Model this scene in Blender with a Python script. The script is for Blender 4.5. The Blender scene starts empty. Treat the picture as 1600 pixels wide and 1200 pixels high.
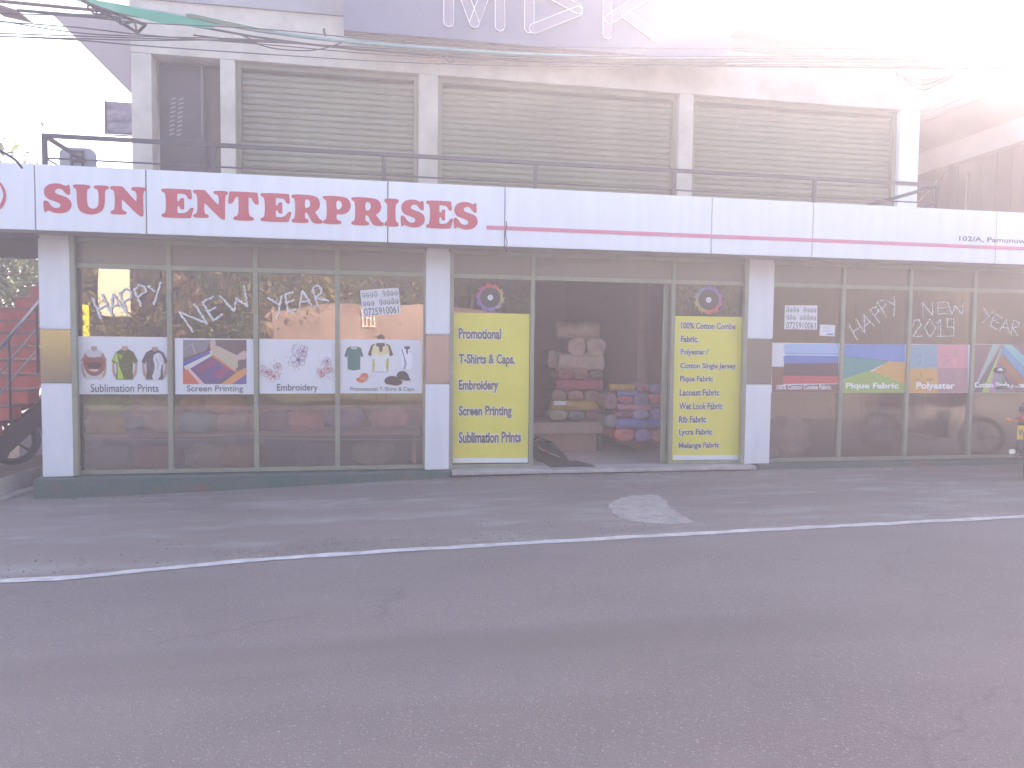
import bpy, bmesh, math, random
import numpy as np
from mathutils import Vector, Matrix, Euler
R_ = math.radians
random.seed(7)
sc = bpy.context.scene
col = sc.collection

# ------------------------------------------------------------------ camera
FPX, YAW, PITCH, ROLL = 1145.55, .1763, .0505, .0107
def _axes():
    cy, sy = math.cos(YAW), math.sin(YAW)
    f0, r0, u0 = Vector((sy, cy, 0)), Vector((cy, -sy, 0)), Vector((0, 0, 1))
    F = f0*math.cos(PITCH) - u0*math.sin(PITCH)
    U = u0*math.cos(PITCH) + f0*math.sin(PITCH)
    return r0*math.cos(ROLL) + U*math.sin(ROLL), F, U*math.cos(ROLL) - r0*math.sin(ROLL)
CR, CF, CU = _axes()
cam = bpy.data.cameras.new('camera')
camo = bpy.data.objects.new('camera', cam)
col.objects.link(camo)
cam.sensor_width = 36
cam.lens = 36*FPX/1600
cam.clip_start = .02
cam.clip_end = 600
camo.matrix_world = Matrix(((CR.x, CU.x, -CF.x, 0), (CR.y, CU.y, -CF.y, 0), (CR.z, CU.z, -CF.z, 0), (0, 0, 0, 1)))
sc.camera = camo

# ------------------------------------------------------------------ sky, sun, exposure
SUN_EL, SUN_AZ = R_(25.0), R_(33.0)            # azimuth measured from +Y towards +X
w = bpy.data.worlds.new('World')
sc.world = w
w.use_nodes = True
nt = w.node_tree
bg = nt.nodes['Background']
sky = nt.nodes.new('ShaderNodeTexSky')
sky.sky_type = 'NISHITA'
sky.sun_disc = False
sky.sun_elevation = SUN_EL
sky.sun_rotation = SUN_AZ
sky.air_density = 1.0
sky.dust_density = 3.0
sky.ozone_density = 1.0
nt.links.new(sky.outputs[0], bg.inputs[0])
bg.inputs[1].default_value = .15
sun = bpy.data.lights.new('sun', 'SUN')
sun.energy = 3.9
sun.angle = R_(.5)
sun.color = (1, .93, .84)
suno = bpy.data.objects.new('sun', sun)
col.objects.link(suno)
sd = Vector((math.sin(SUN_AZ)*math.cos(SUN_EL), math.cos(SUN_AZ)*math.cos(SUN_EL), math.sin(SUN_EL)))
suno.rotation_euler = sd.to_track_quat('Z', 'Y').to_euler()
sc.view_settings.view_transform = 'Standard'
sc.view_settings.look = 'None'
sc.view_settings.gamma = 1
sc.view_settings.use_curve_mapping = False
sc.view_settings.exposure = 2.42
sc.cycles.use_denoising = True
sc.cycles.max_bounces = 8
sc.cycles.diffuse_bounces = 3
sc.cycles.glossy_bounces = 3
sc.cycles.transparent_max_bounces = 12
sc.cycles.volume_bounces = 1
sc.cycles.sample_clamp_indirect = 8
VEIL_DENSITY = .020  # scattering air added in place of the lens's veiling glare
VEIL_COLOR = (1, .90, .94)
VEIL_ANISO = .45

def ray(x, y):
    return CF + CR*((x-800)/FPX) + CU*((600-y)/FPX)
def at(x, y, Y):                                # where a measured point of the photograph lies on the upright plane at depth Y
    d = ray(x, y)
    return d*(Y/d.y)
def atz(x, y, Z):
    d = ray(x, y)
    return d*(Z/d.z)

# ------------------------------------------------------------------ materials
MATS = {}
def mat(name, color, rough=.6, metal=0., var=0., vscale=3., bump=0., bscale=40., coat=0., color2=None, spec=.5, stretch=None, trans=0.):
    if name in MATS: return MATS[name]
    m = bpy.data.materials.new(name)
    m.use_nodes = True
    t = m.node_tree
    b = t.nodes['Principled BSDF']
    b.inputs['Base Color'].default_value = (*color, 1)
    b.inputs['Roughness'].default_value = rough
    b.inputs['Metallic'].default_value = metal
    b.inputs['Coat Weight'].default_value = coat
    b.inputs['Coat Roughness'].default_value = .15
    b.inputs['Specular IOR Level'].default_value = spec
    b.inputs['Transmission Weight'].default_value = trans
    if var or bump:
        tc = t.nodes.new('ShaderNodeTexCoord')
        mp = t.nodes.new('ShaderNodeMapping')
        t.links.new(tc.outputs['Object'], mp.inputs[0])
        if stretch: mp.inputs['Scale'].default_value = stretch
    if var:
        n = t.nodes.new('ShaderNodeTexNoise')
        n.inputs['Scale'].default_value = vscale
        n.inputs['Detail'].default_value = 6
        n.inputs['Roughness'].default_value = .62
        t.links.new(mp.outputs[0], n.inputs[0])
        cr = t.nodes.new('ShaderNodeValToRGB')
        cr.color_ramp.elements[0].position = .34
        cr.color_ramp.elements[1].position = .68
        c2 = color2 or tuple(c*(1-var) for c in color)
        cr.color_ramp.elements[0].color = (*c2, 1)
        cr.color_ramp.elements[1].color = (*color, 1)
        t.links.new(n.outputs[0], cr.inputs[0])
        t.links.new(cr.outputs[0], b.inputs['Base Color'])
    if bump:
        n2 = t.nodes.new('ShaderNodeTexNoise')
        n2.inputs['Scale'].default_value = bscale
        n2.inputs['Detail'].default_value = 5
        t.links.new(mp.outputs[0], n2.inputs[0])
        bp = t.nodes.new('ShaderNodeBump')
        bp.inputs['Strength'].default_value = bump
        bp.inputs['Distance'].default_value = .02
        t.links.new(n2.outputs[0], bp.inputs['Height'])
        t.links.new(bp.outputs[0], b.inputs['Normal'])
    MATS[name] = m
    return m

def glass_mat(name, tint, fac, rough=.0, veil=0., wave=0.):
    m = bpy.data.materials.new(name)
    m.use_nodes = True
    t = m.node_tree
    t.nodes.remove(t.nodes['Principled BSDF'])
    out = t.nodes['Material Output']
    tr = t.nodes.new('ShaderNodeBsdfTransparent')
    tr.inputs[0].default_value = (*tint, 1)
    gl = t.nodes.new('ShaderNodeBsdfGlossy')
    gl.inputs[0].default_value = (1, .96, .92, 1)
    gl.inputs['Roughness'].default_value = rough
    if wave:
        tc = t.nodes.new('ShaderNodeTexCoord')
        n = t.nodes.new('ShaderNodeTexNoise')
        n.inputs['Scale'].default_value = .9
        n.inputs['Detail'].default_value = 1
        t.links.new(tc.outputs['Object'], n.inputs[0])
        bp = t.nodes.new('ShaderNodeBump')
        bp.inputs['Strength'].default_value = wave
        bp.inputs['Distance'].default_value = .02
        t.links.new(n.outputs[0], bp.inputs['Height'])
        t.links.new(bp.outputs[0], gl.inputs['Normal'])
    lw = t.nodes.new('ShaderNodeFresnel')
    lw.inputs[0].default_value = 1.5
    ad = t.nodes.new('ShaderNodeMath')
    ad.operation = 'ADD'
    ad.use_clamp = True
    ad.inputs[1].default_value = fac
    t.links.new(lw.outputs[0], ad.inputs[0])
    mx = t.nodes.new('ShaderNodeMixShader')
    t.links.new(ad.outputs[0], mx.inputs[0])
    t.links.new(tr.outputs[0], mx.inputs[1])
    t.links.new(gl.outputs[0], mx.inputs[2])
    last = mx
    if veil:
        df = t.nodes.new('ShaderNodeBsdfDiffuse')
        df.inputs[0].default_value = (.36, .31, .28, 1)
        m2 = t.nodes.new('ShaderNodeMixShader')
        m2.inputs[0].default_value = veil
        t.links.new(mx.outputs[0], m2.inputs[1])
        t.links.new(df.outputs[0], m2.inputs[2])
        last = m2
    t.links.new(last.outputs[0], out.inputs[0])
    return m

def leaf_mat(name, c1, c2, c3):
    m = bpy.data.materials.new(name)
    m.use_nodes = True
    t = m.node_tree
    b = t.nodes['Principled BSDF']
    g = t.nodes.new('ShaderNodeNewGeometry')
    cr = t.nodes.new('ShaderNodeValToRGB')
    e = cr.color_ramp.elements
    e[0].color = (*c1, 1); e[1].color = (*c3, 1)
    k = e.new(.6); k.color = (*c2, 1)
    t.links.new(g.outputs['Random Per Island'], cr.inputs[0])
    t.links.new(cr.outputs[0], b.inputs['Base Color'])
    b.inputs['Roughness'].default_value = .5
    tl = t.nodes.new('ShaderNodeBsdfTranslucent')
    t.links.new(cr.outputs[0], tl.inputs[0])
    mx = t.nodes.new('ShaderNodeMixShader')
    mx.inputs[0].default_value = .3
    t.links.new(b.outputs[0], mx.inputs[1])
    t.links.new(tl.outputs[0], mx.inputs[2])
    t.links.new(mx.outputs[0], t.nodes['Material Output'].inputs[0])
    return m

white_panel = mat('white_cladding', (.80, .80, .86), .35, var=.1, vscale=1.6, color2=(.73, .725, .78), stretch=(5, 1, .5))
pillar_white = mat('pillar_cladding', (.80, .80, .85), .4, var=.08, vscale=2, color2=(.72, .72, .79), stretch=(3, 3, .6))
band_grey = mat('band_metal', (.30, .27, .28), .2, .75, bump=.05, bscale=4)
sage = mat('sage_aluminium', (.34, .35, .27), .45, .25, var=.2, vscale=6)
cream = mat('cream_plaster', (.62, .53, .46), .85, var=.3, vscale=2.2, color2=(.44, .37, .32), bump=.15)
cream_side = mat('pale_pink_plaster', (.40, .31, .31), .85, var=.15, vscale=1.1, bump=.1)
grey_plaster = mat('grey_plaster', (.36, .33, .36), .85, var=.25, vscale=1.2, bump=.15)
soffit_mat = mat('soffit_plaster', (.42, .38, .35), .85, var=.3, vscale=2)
shutter_mat = mat('shutter_paint', (.27, .24, .165), .55, .1, var=.35, vscale=.7)
dark_steel = mat('dark_steel', (.075, .06, .08), .5, .5, var=.3, vscale=9)
dark_door = mat('dark_interior_paint', (.10, .065, .08), .8, var=.5, vscale=1.5)
brown_door = mat('brown_door_paint', (.09, .04, .03), .6, var=.3, vscale=2)
concrete = mat('concrete', (.36, .34, .32), .9, var=.35, vscale=4, bump=.3, bscale=60)
interior_wall = mat('shop_wall_paint', (.52, .36, .35), .8, var=.1)
tile_mat = mat('floor_tile', (.62, .52, .52), .10, var=.1, vscale=1)
tile_joint = mat('tile_joint', (.2, .17, .17), .8)
red_letter = mat('red_vinyl', (.52, .045, .08), .4)
pink_line = mat('pink_vinyl', (.62, .16, .28), .4)
grey_text = mat('grey_vinyl', (.10, .09, .11), .5)
white_vinyl = mat('white_vinyl', (.84, .84, .86), .45)
poster_white = mat('poster_white', (.78, .77, .82), .35, var=.05, vscale=3, bump=.15, bscale=5)
poster_yellow = mat('poster_yellow', (.80, .72, .10), .38, var=.10, vscale=2, bump=.25, bscale=3)
tinsel = mat('white_tinsel', (.85, .84, .88), .8)
glass_win = glass_mat('tinted_window_glass', (.95, .89, .85), .17, wave=.14)
glass_right = glass_mat('clear_window_glass', (.86, .80, .78), .07, rough=.13, wave=.12)
glass_top = glass_mat('filmed_transom_glass', (.30, .29, .28), .12, rough=.25, veil=.6)
glass_dark = glass_mat('dark_glass', (.25, .22, .24), .10)
tyre_mat = mat('rubber', (.02, .02, .02), .8)
chrome = mat('chrome', (.6, .6, .62), .2, 1.)
seat_black = mat('black_vinyl', (.02, .02, .022), .45)

def worn_plinth():
    m = mat('worn_green_plinth', (.045, .12, .10), .85, var=1, vscale=2.2, color2=(.10, .12, .115), bump=.4, bscale=25)
    t = m.node_tree
    b = t.nodes['Principled BSDF']
    src = b.inputs['Base Color'].links[0].from_socket
    tc = t.nodes['Texture Coordinate']
    n = t.nodes.new('ShaderNodeTexNoise'); n.inputs['Scale'].default_value = 3.1; n.inputs['Detail'].default_value = 8
    t.links.new(tc.outputs['Object'], n.inputs[0])
    r = t.nodes.new('ShaderNodeValToRGB'); r.color_ramp.elements[0].position = .56; r.color_ramp.elements[1].position = .76
    t.links.new(n.outputs[0], r.inputs[0])
    mx = t.nodes.new('ShaderNodeMix'); mx.data_type = 'RGBA'
    t.links.new(r.outputs[0], mx.inputs[0]); t.links.new(src, mx.inputs[6]); mx.inputs[7].default_value = (.20, .085, .075, 1)
    t.links.new(mx.outputs[2], b.inputs['Base Color'])
    return m
plinth_mat = worn_plinth()

def asphalt(name, c1, c2, speck, dust=0, patch=None):
    m = bpy.data.materials.new(name); m.use_nodes = True
    t = m.node_tree; b = t.nodes['Principled BSDF']; b.inputs['Roughness'].default_value = .85
    tc = t.nodes.new('ShaderNodeTexCoord')
    def noise(s, d=6, r=.6, st=None):
        n = t.nodes.new('ShaderNodeTexNoise'); n.inputs['Scale'].default_value = s; n.inputs['Detail'].default_value = d; n.inputs['Roughness'].default_value = r
        if st:
            mp = t.nodes.new('ShaderNodeMapping'); mp.inputs['Scale'].default_value = st
            t.links.new(tc.outputs['Object'], mp.inputs[0]); t.links.new(mp.outputs[0], n.inputs[0])
        else: t.links.new(tc.outputs['Object'], n.inputs[0])
        return n
    def ramp(src, a, c):
        r = t.nodes.new('ShaderNodeValToRGB'); r.color_ramp.elements[0].position = a; r.color_ramp.elements[1].position = c
        t.links.new(src, r.inputs[0]); return r
    def mix(f, a, bb, op='MIX'):
        x = t.nodes.new('ShaderNodeMix'); x.data_type = 'RGBA'; x.blend_type = op
        for i, v in ((0, f), (6, a), (7, bb)):
            if isinstance(v, tuple): x.inputs[i].default_value = (*v, 1)
            elif isinstance(v, (int, float)): x.inputs[i].default_value = v
            else: t.links.new(v, x.inputs[i])
        return x.outputs[2]
    base = mix(ramp(noise(.7, 8, .65, (.6, 1.4, 1)).outputs[0], .35, .65).outputs[0], c1, c2)
    v = t.nodes.new('ShaderNodeTexVoronoi'); v.inputs['Scale'].default_value = 150
    t.links.new(tc.outputs['Object'], v.inputs[0])
    vs = t.nodes.new('ShaderNodeSeparateColor'); t.links.new(v.outputs['Color'], vs.inputs[0])
    base = mix(ramp(vs.outputs[0], .93, 1.0).outputs[0], base, speck)
    base = mix(ramp(noise(110, 3).outputs[0], .60, .75).outputs[0], base, tuple(c*.45 for c in c1))
    n5 = noise(5, 8, .75, (.35, 1.8, 1))
    base = mix(ramp(n5.outputs[0], .64, .72).outputs[0], base, tuple(c*.6 for c in c1))
    wob = noise(2.2, 4); mpv = t.nodes.new('ShaderNodeVectorMath'); mpv.operation = 'MULTIPLY_ADD'; mpv.inputs[1].default_value = (.5, .5, .5)
    t.links.new(wob.outputs['Color'], mpv.inputs[0]); t.links.new(tc.outputs['Object'], mpv.inputs[2])
    ck = t.nodes.new('ShaderNodeTexVoronoi'); ck.feature = 'DISTANCE_TO_EDGE'; ck.inputs['Scale'].default_value = .55
    t.links.new(mpv.outputs[0], ck.inputs[0])
    cm = t.nodes.new('ShaderNodeMath'); cm.operation = 'MULTIPLY'
    rc = ramp(ck.outputs['Distance'], .0, .012); rc.color_ramp.elements[0].color = (1, 1, 1, 1); rc.color_ramp.elements[1].color = (0, 0, 0, 1)
    t.links.new(rc.outputs[0], cm.inputs[0]); t.links.new(ramp(noise(.9, 3).outputs[0], .50, .62).outputs[0], cm.inputs[1])
    cm2 = t.nodes.new('ShaderNodeMath'); cm2.operation = 'MULTIPLY'; cm2.inputs[1].default_value = .26; t.links.new(cm.outputs[0], cm2.inputs[0])
    base = mix(cm2.outputs[0], base, tuple(c*.4 for c in c1))
    base = mix(ramp(noise(.45, 3, .5, (.25, 2.2, 1)).outputs[0], .52, .70).outputs[0], base, tuple(c*.88 for c in c1))
    if dust:
        base = mix(ramp(noise(1.6, 8, .7, (.5, 1.6, 1)).outputs[0], .50, .72).outputs[0], base, (dust, dust*.95, dust*.93))
    t.links.new(base, b.inputs['Base Color'])
    bp = t.nodes.new('ShaderNodeBump'); bp.inputs['Strength'].default_value = .5; bp.inputs['Distance'].default_value = .012
    ad = t.nodes.new('ShaderNodeMath'); ad.operation = 'ADD'
    t.links.new(v.outputs['Distance'], ad.inputs[0]); t.links.new(noise(30, 6).outputs[0], ad.inputs[1])
    t.links.new(ad.outputs[0], bp.inputs['Height']); t.links.new(bp.outputs[0], b.inputs['Normal'])
    return m
road_mat = asphalt('road_asphalt', (.185, .150, .146), (.225, .185, .180), (.32, .29, .28))
apron_mat = asphalt('forecourt_asphalt', (.20, .16, .152), (.26, .212, .20), (.26, .24, .23), dust=.32)
dirt_mat = asphalt('yard_dirt', (.16, .13, .10), (.22, .18, .14), (.3, .28, .25), dust=.2)
line_mat = mat('road_paint', (.62, .59, .58), .7, var=.4, vscale=9, color2=(.40, .36, .36), bump=.3, bscale=90)
cement_patch_mat = mat('cement_patch', (.42, .37, .35), .9, var=.35, vscale=9, bump=.5, bscale=60)

# ------------------------------------------------------------------ mesh helpers
def finish(name, me, m=None, parent=None, smooth=False):
    o = bpy.data.objects.new(name, me)
    col.objects.link(o)
    if m is not None:
        for x in (m if isinstance(m, (list, tuple)) else [m]): me.materials.append(x)
    if parent is not None: o.parent = parent
    if smooth:
        for p in me.polygons: p.use_smooth = True
    return o
def tag(o, label=None, cat=None, group=None, kind=None):
    for k, v in (('label', label), ('category', cat), ('group', group), ('kind', kind)):
        if v: o[k] = v
    return o
def empty(name, loc, label=None, cat=None, group=None):
    o = bpy.data.objects.new(name, None)
    col.objects.link(o)
    o.location = loc
    o.empty_display_size = .1
    return tag(o, label, cat, group)
class MB:
    def __init__(s): s.bm = bmesh.new()
    def box(s, x0, x1, y0, y1, z0, z1, bev=0, mi=0):
        b = bmesh.new()
        bmesh.ops.create_cube(b, size=1)
        for v in b.verts:
            v.co = Vector(((x0+x1)/2+v.co.x*(x1-x0), (y0+y1)/2+v.co.y*(y1-y0), (z0+z1)/2+v.co.z*(z1-z0)))
        if bev: bmesh.ops.bevel(b, geom=b.edges[:]+b.verts[:], offset=bev, segments=2, affect='EDGES', profile=.5)
        return s.merge(b, mi)
    def merge(s, b, mi=0):
        mp = {}
        for v in b.verts: mp[v] = s.bm.verts.new(v.co)
        for f in b.faces:
            try:
                nf = s.bm.faces.new([mp[v] for v in f.verts]); nf.material_index = mi; nf.smooth = f.smooth
            except ValueError: pass
        b.free()
        return s
    def tube(s, pts, r, seg=8, mi=0, taper=None):
        pts = [Vector(p) for p in pts]
        rings = []
        for i, p in enumerate(pts):
            a = pts[max(0, i-1)]; c = pts[min(len(pts)-1, i+1)]
            d = (c-a).normalized()
            up = Vector((0, 0, 1)) if abs(d.z) < .95 else Vector((1, 0, 0))
            u = d.cross(up).normalized(); v = d.cross(u).normalized()
            rr = r if taper is None else r*(1+(taper-1)*i/(len(pts)-1))
            rings.append([s.bm.verts.new(p+(u*math.cos(2*math.pi*k/seg)+v*math.sin(2*math.pi*k/seg))*rr) for k in range(seg)])
        for a, c in zip(rings, rings[1:]):
            for k in range(seg):
                f = s.bm.faces.new((a[k], a[(k+1) % seg], c[(k+1) % seg], c[k])); f.smooth = seg > 5; f.material_index = mi
        for rg in (rings[0][::-1], rings[-1]):
            f = s.bm.faces.new(rg); f.material_index = mi
        return s
    def prism(s, poly, off, mi=0):               # poly of 3D points, extruded by vector off
        a = [s.bm.verts.new(Vector(p)) for p in poly]; b = [s.bm.verts.new(Vector(p)+Vector(off)) for p in poly]
        n = len(a)
        fs = [s.bm.faces.new(a), s.bm.faces.new(b[::-1])]
        for i in range(n): fs.append(s.bm.faces.new((a[i], b[i], b[(i+1) % n], a[(i+1) % n])))
        for f in fs: f.material_index = mi
        return s
    def blob(s, c, rx, ry, rz, sub=2, jit=0., mi=0, power=1., seed=0):
        b = bmesh.new()
        bmesh.ops.create_icosphere(b, subdivisions=sub, radius=1)
        rnd = random.Random(seed)
        ph = [rnd.uniform(0, 6) for _ in range(4)]
        for v in b.verts:
            p = v.co.copy()
            q = Vector([math.copysign(abs(k)**power, k) for k in p])
            w_ = 1+jit*(math.sin(5*p.x+ph[0])*math.sin(4*p.y+ph[1])+.6*math.sin(9*p.z+ph[2]+3*p.x))
            v.co = Vector((c[0]+q.x*rx*w_, c[1]+q.y*ry*w_, c[2]+q.z*rz*w_))
        for f in b.faces: f.smooth = True
        return s.merge(b, mi)
    def lathe(s, c, axis, prof, seg=20, mi=0):   # prof: list of (along, radius)
        ax = Vector(axis).normalized(); up = Vector((0, 0, 1)) if abs(ax.z) < .9 else Vector((1, 0, 0))
        u = ax.cross(up).normalized(); v = ax.cross(u)
        rings = [[s.bm.verts.new(Vector(c)+ax*t+(u*math.cos(2*math.pi*k/seg)+v*math.sin(2*math.pi*k/seg))*max(r, 1e-4)) for k in range(seg)] for t, r in prof]
        for a, b in zip(rings, rings[1:]):
            for k in range(seg):
                f = s.bm.faces.new((a[k], a[(k+1) % seg], b[(k+1) % seg], b[k])); f.smooth = True; f.material_index = mi
        return s
    def build(s, name, m, parent=None):
        me = bpy.data.meshes.new(name)
        bmesh.ops.recalc_face_normals(s.bm, faces=s.bm.faces[:])
        if parent is not None:
            off = world_loc(parent)
            for v in s.bm.verts: v.co -= off
        s.bm.to_mesh(me); s.bm.free()
        return finish(name, me, m, parent)
def world_loc(o):
    p = Vector((0, 0, 0))
    while o is not None:
        p += o.location; o = o.parent
    return p
def boxo(name, m, parent, *a, bev=0):
    return MB().box(*a, bev=bev).build(name, m, parent)

def text_mesh(name, s, x0, x1, z0, z1, Y, m, parent, bold=0., thick=0., keep_h=False, M=None):
    cu = bpy.data.curves.new(name, 'FONT')
    cu.body = s
    cu.offset = bold
    cu.resolution_u = 3
    o = bpy.data.objects.new('tmp_text', cu)
    col.objects.link(o)
    me = bpy.data.meshes.new_from_object(o)
    bpy.data.objects.remove(o)
    xs = [v.co.x for v in me.vertices]; ys = [v.co.y for v in me.vertices]
    a, b, c, d = min(xs), max(xs), min(ys), max(ys)
    for v in me.vertices:
        p = Vector((x0+(v.co.x-a)/(b-a)*(x1-x0), Y, z0+(v.co.y-c)/(d-c)*(z1-z0)))
        if M is not None: p = M(p)
        v.co = p - (world_loc(parent) if parent is not None else Vector())
    return finish(name, me, m, parent)
def outline_mesh(polys, depth=.002):            # polys -> filled 2-D curve mesh (holes allowed), in x/y
    cu = bpy.data.curves.new('outline', 'CURVE')
    cu.dimensions = '2D'; cu.fill_mode = 'BOTH'; cu.extrude = depth
    for pl in polys:
        sp = cu.splines.new('POLY'); sp.points.add(len(pl)-1); sp.use_cyclic_u = True
        for q, p in zip(sp.points, pl): q.co = (p[0], p[1], 0, 1)
    o = bpy.data.objects.new('tmp_outline', cu)
    col.objects.link(o)
    me = bpy.data.meshes.new_from_object(o)
    bpy.data.objects.remove(o)
    return me
def chaikin(p, n=2):
    for _ in range(n):
        q = []
        for i in range(len(p)):
            a, b = p[i], p[(i+1) % len(p)]
            q += [(a[0]*.75+b[0]*.25, a[1]*.75+b[1]*.25), (a[0]*.25+b[0]*.75, a[1]*.25+b[1]*.75)]
        p = q
    return p

# ------------------------------------------------------------------ ground, road, forecourt
def sm(a, b, x):
    t = min(1, max(0, (x-a)/(b-a)))
    return t*t*(3-2*t)
def gz(x, y):
    return -1.5 - .155*sm(2.2, -4, x)*sm(4.6, 8.2, y)
LINE = [(-60, 2.0), (-12, 4.3), (-6, 4.82), (-3.6, 4.96), (-2.35, 5.02), (-1.98, 5.03), (-1.6, 5.11), (-1.2, 5.22), (-.86, 5.28), (.0, 5.37), (.98, 5.43), (3.17, 5.57), (5.77, 5.7), (12, 5.9), (60, 4.0)]
def line_y(x):
    for (a, ya), (b, yb) in zip(LINE, LINE[1:]):
        if a <= x <= b: return ya+(yb-ya)*(x-a)/(b-a)
    return LINE[0][1] if x < 0 else LINE[-1][1]
def strip(name, xs, y0, y1, n, dz, m, kind='structure', parent=None):
    v, f = [], []
    for x in xs:
        a, b = y0(x), y1(x)
        for k in range(n+1):
            y = a+(b-a)*k/n
            v.append((x, y, gz(x, y)+dz))
    for i in range(len(xs)-1):
        for k in range(n):
            a = i*(n+1)+k
            f.append((a, a+n+1, a+n+2, a+1))
    me = bpy.data.meshes.new(name); me.from_pydata(v, [], f)
    return tag(finish(name, me, m, parent, True), kind=kind)
XS = [-60, -40, -25, -16, -12] + [-9+.125*i for i in range(186)] + [15, 18, 25, 40, 60]
boxo('ground', dirt_mat, None, -95, 95, -95, 95, -2.4, -1.72)['kind'] = 'structure'
VERGE_Y = -.42
strip('road', XS, lambda x: VERGE_Y-.3, line_y, 10, 0, road_mat)
strip('forecourt', XS, lambda x: line_y(x)+.0, lambda x: 8.42 if -3.56 < x < 9.0 else 8.9, 14, .0, apron_mat)
strip('road_edge_line', [x for x in XS if abs(x) < 40]+[], lambda x: line_y(x)-.042+.007*math.sin(7*x)+.006*math.sin(23*x), lambda x: line_y(x)+.050+.008*math.sin(11*x)+.006*math.sin(31*x+1), 2, .004, line_mat)
# cement repair on the forecourt
pp = [(950, 790), (965, 780), (985, 774), (1010, 772), (1040, 773), (1052, 781), (1062, 795), (1080, 808), (1112, 821), (1080, 825), (1040, 823), (1000, 820), (968, 812), (955, 802)]
P = [atz(x, y, -1.497) for x, y in pp]
pc = sum(P, Vector())/len(P)
pp2 = chaikin([(pc.x-.04+(p.x-pc.x)*.88, pc.y+.05+(p.y-pc.y)*.88) for p in P], 2)
pp2 = [q for a, b in zip(pp2, pp2[1:]+pp2[:1]) for q in (a, ((a[0]+b[0])/2, (a[1]+b[1])/2))]
rnd = random.Random(3)
MB().prism([(x+rnd.uniform(-.022, .022), y+rnd.uniform(-.022, .022), -1.4955) for x, y in pp2], (0, 0, -.012)).build('cement_patch', cement_patch_mat)['kind'] = 'structure'
# grit along the road edge
def pebbles(name, n, fn, m, lo=.004, hi=.014):
    v, f = [], []
    rr = random.Random(11)
    for _ in range(n):
        x, y = fn(rr); r = rr.uniform(lo, hi); z = gz(x, y)+r*.3
        b = len(v)
        for k in range(4):
            a = 1.57*k+rr.uniform(-.4, .4)
            v.append((x+r*math.cos(a), y+r*math.sin(a), z-r*.5))
        v.append((x, y, z+r*rr.uniform(.3, .8)))
        f += [(b, b+1, b+4), (b+1, b+2, b+4), (b+2, b+3, b+4), (b+3, b, b+4)]
    me = bpy.data.meshes.new(name); me.from_pydata(v, [], f)
    return tag(finish(name, me, m), kind='stuff')
grit_mat = mat('grit', (.30, .27, .25), .9, var=.5, vscale=30)
def gritpos(r):
    if r.random() < .3: x = r.gauss(-.5, .35); y = line_y(x)+.1+abs(r.gauss(.12, .1))
    else: x = r.uniform(-4, 8); y = line_y(x)+.07+abs(r.gauss(0, .45))
    return x, min(y, 8.3)
pebbles('gravel', 1500, gritpos, grit_mat)
def leafpos(r): return r.uniform(-3.5, 8), 8.36-abs(r.gauss(0, .06))
pebbles('litter_dirt', 500, leafpos, mat('litter', (.2, .12, .08), .9, var=.5, vscale=20), .004, .012)

# ------------------------------------------------------------------ the shop building
PZ0, PZ1, TZ, FB, FT = -1.43, 1.12, .82, 1.115, 1.765
bld = empty('shop_building', (0, 9.8, -1.5), 'two storey shop building with white clad pillars, glazed shopfront and rolled down shutters above', 'building')
# plinth
mb = MB()
pl = [-3.60+.3*i for i in range(0, 48)]
mb.box(-3.60, .78, 8.40, 8.72, -1.9, -1.445, bev=.008)
mb.box(4.66, 13, 8.42, 8.72, -1.9, -1.445, bev=.008)
mb.box(.782, 4.656, 8.44, 8.72, -1.9, -1.487, bev=.004)
mb.build('plinth', plinth_mat, bld)
boxo('doorstep', mat('doorstep_stone', (.50, .46, .46), .6, var=.3, vscale=5), bld, .80, 4.58, 8.36, 8.80, -1.484, -1.442, bev=.006)
# pillars with a grey metal band
def pillar(x0, x1, z0=PZ0, z1=PZ1):
    p = boxo('pillar', pillar_white, bld, x0+.012, x1-.012, 8.513, 8.80, z0-.01, z1)
    boxo('cladding', pillar_white, p, x0, x1, 8.5, 8.79, .142, z1-.035, bev=.004)
    boxo('band', band_grey, p, x0, x1, 8.5, 8.79, -.435, .135, bev=.004)
    boxo('cladding', pillar_white, p, x0, x1, 8.5, 8.79, z0-.005, -.442, bev=.004)
for a, b in ((-3.55, -3.25), (.50, .775), (4.49, 4.83), (8.72, 9.05), (12.6, 12.9)): pillar(a, b)
# head beam, balcony slab, back beam
boxo('head_beam', soffit_mat, bld, -3.56, 13, 8.46, 8.9, PZ1+.003, 1.55)
boxo('balcony_slab', soffit_mat, bld, -6.5, 13, 8.16, 9.8, 1.56, 1.70)
boxo('soffit', soffit_mat, bld, -6.5, 13, 8.15, 8.455, PZ1+.01, PZ1+.04)
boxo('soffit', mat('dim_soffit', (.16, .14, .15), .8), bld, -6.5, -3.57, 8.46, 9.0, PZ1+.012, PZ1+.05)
boxo('side_beam', mat('dark_beam', (.10, .085, .09), .8), bld, -6.5, -3.57, 9.05, 9.3, .95, 1.55)
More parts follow.
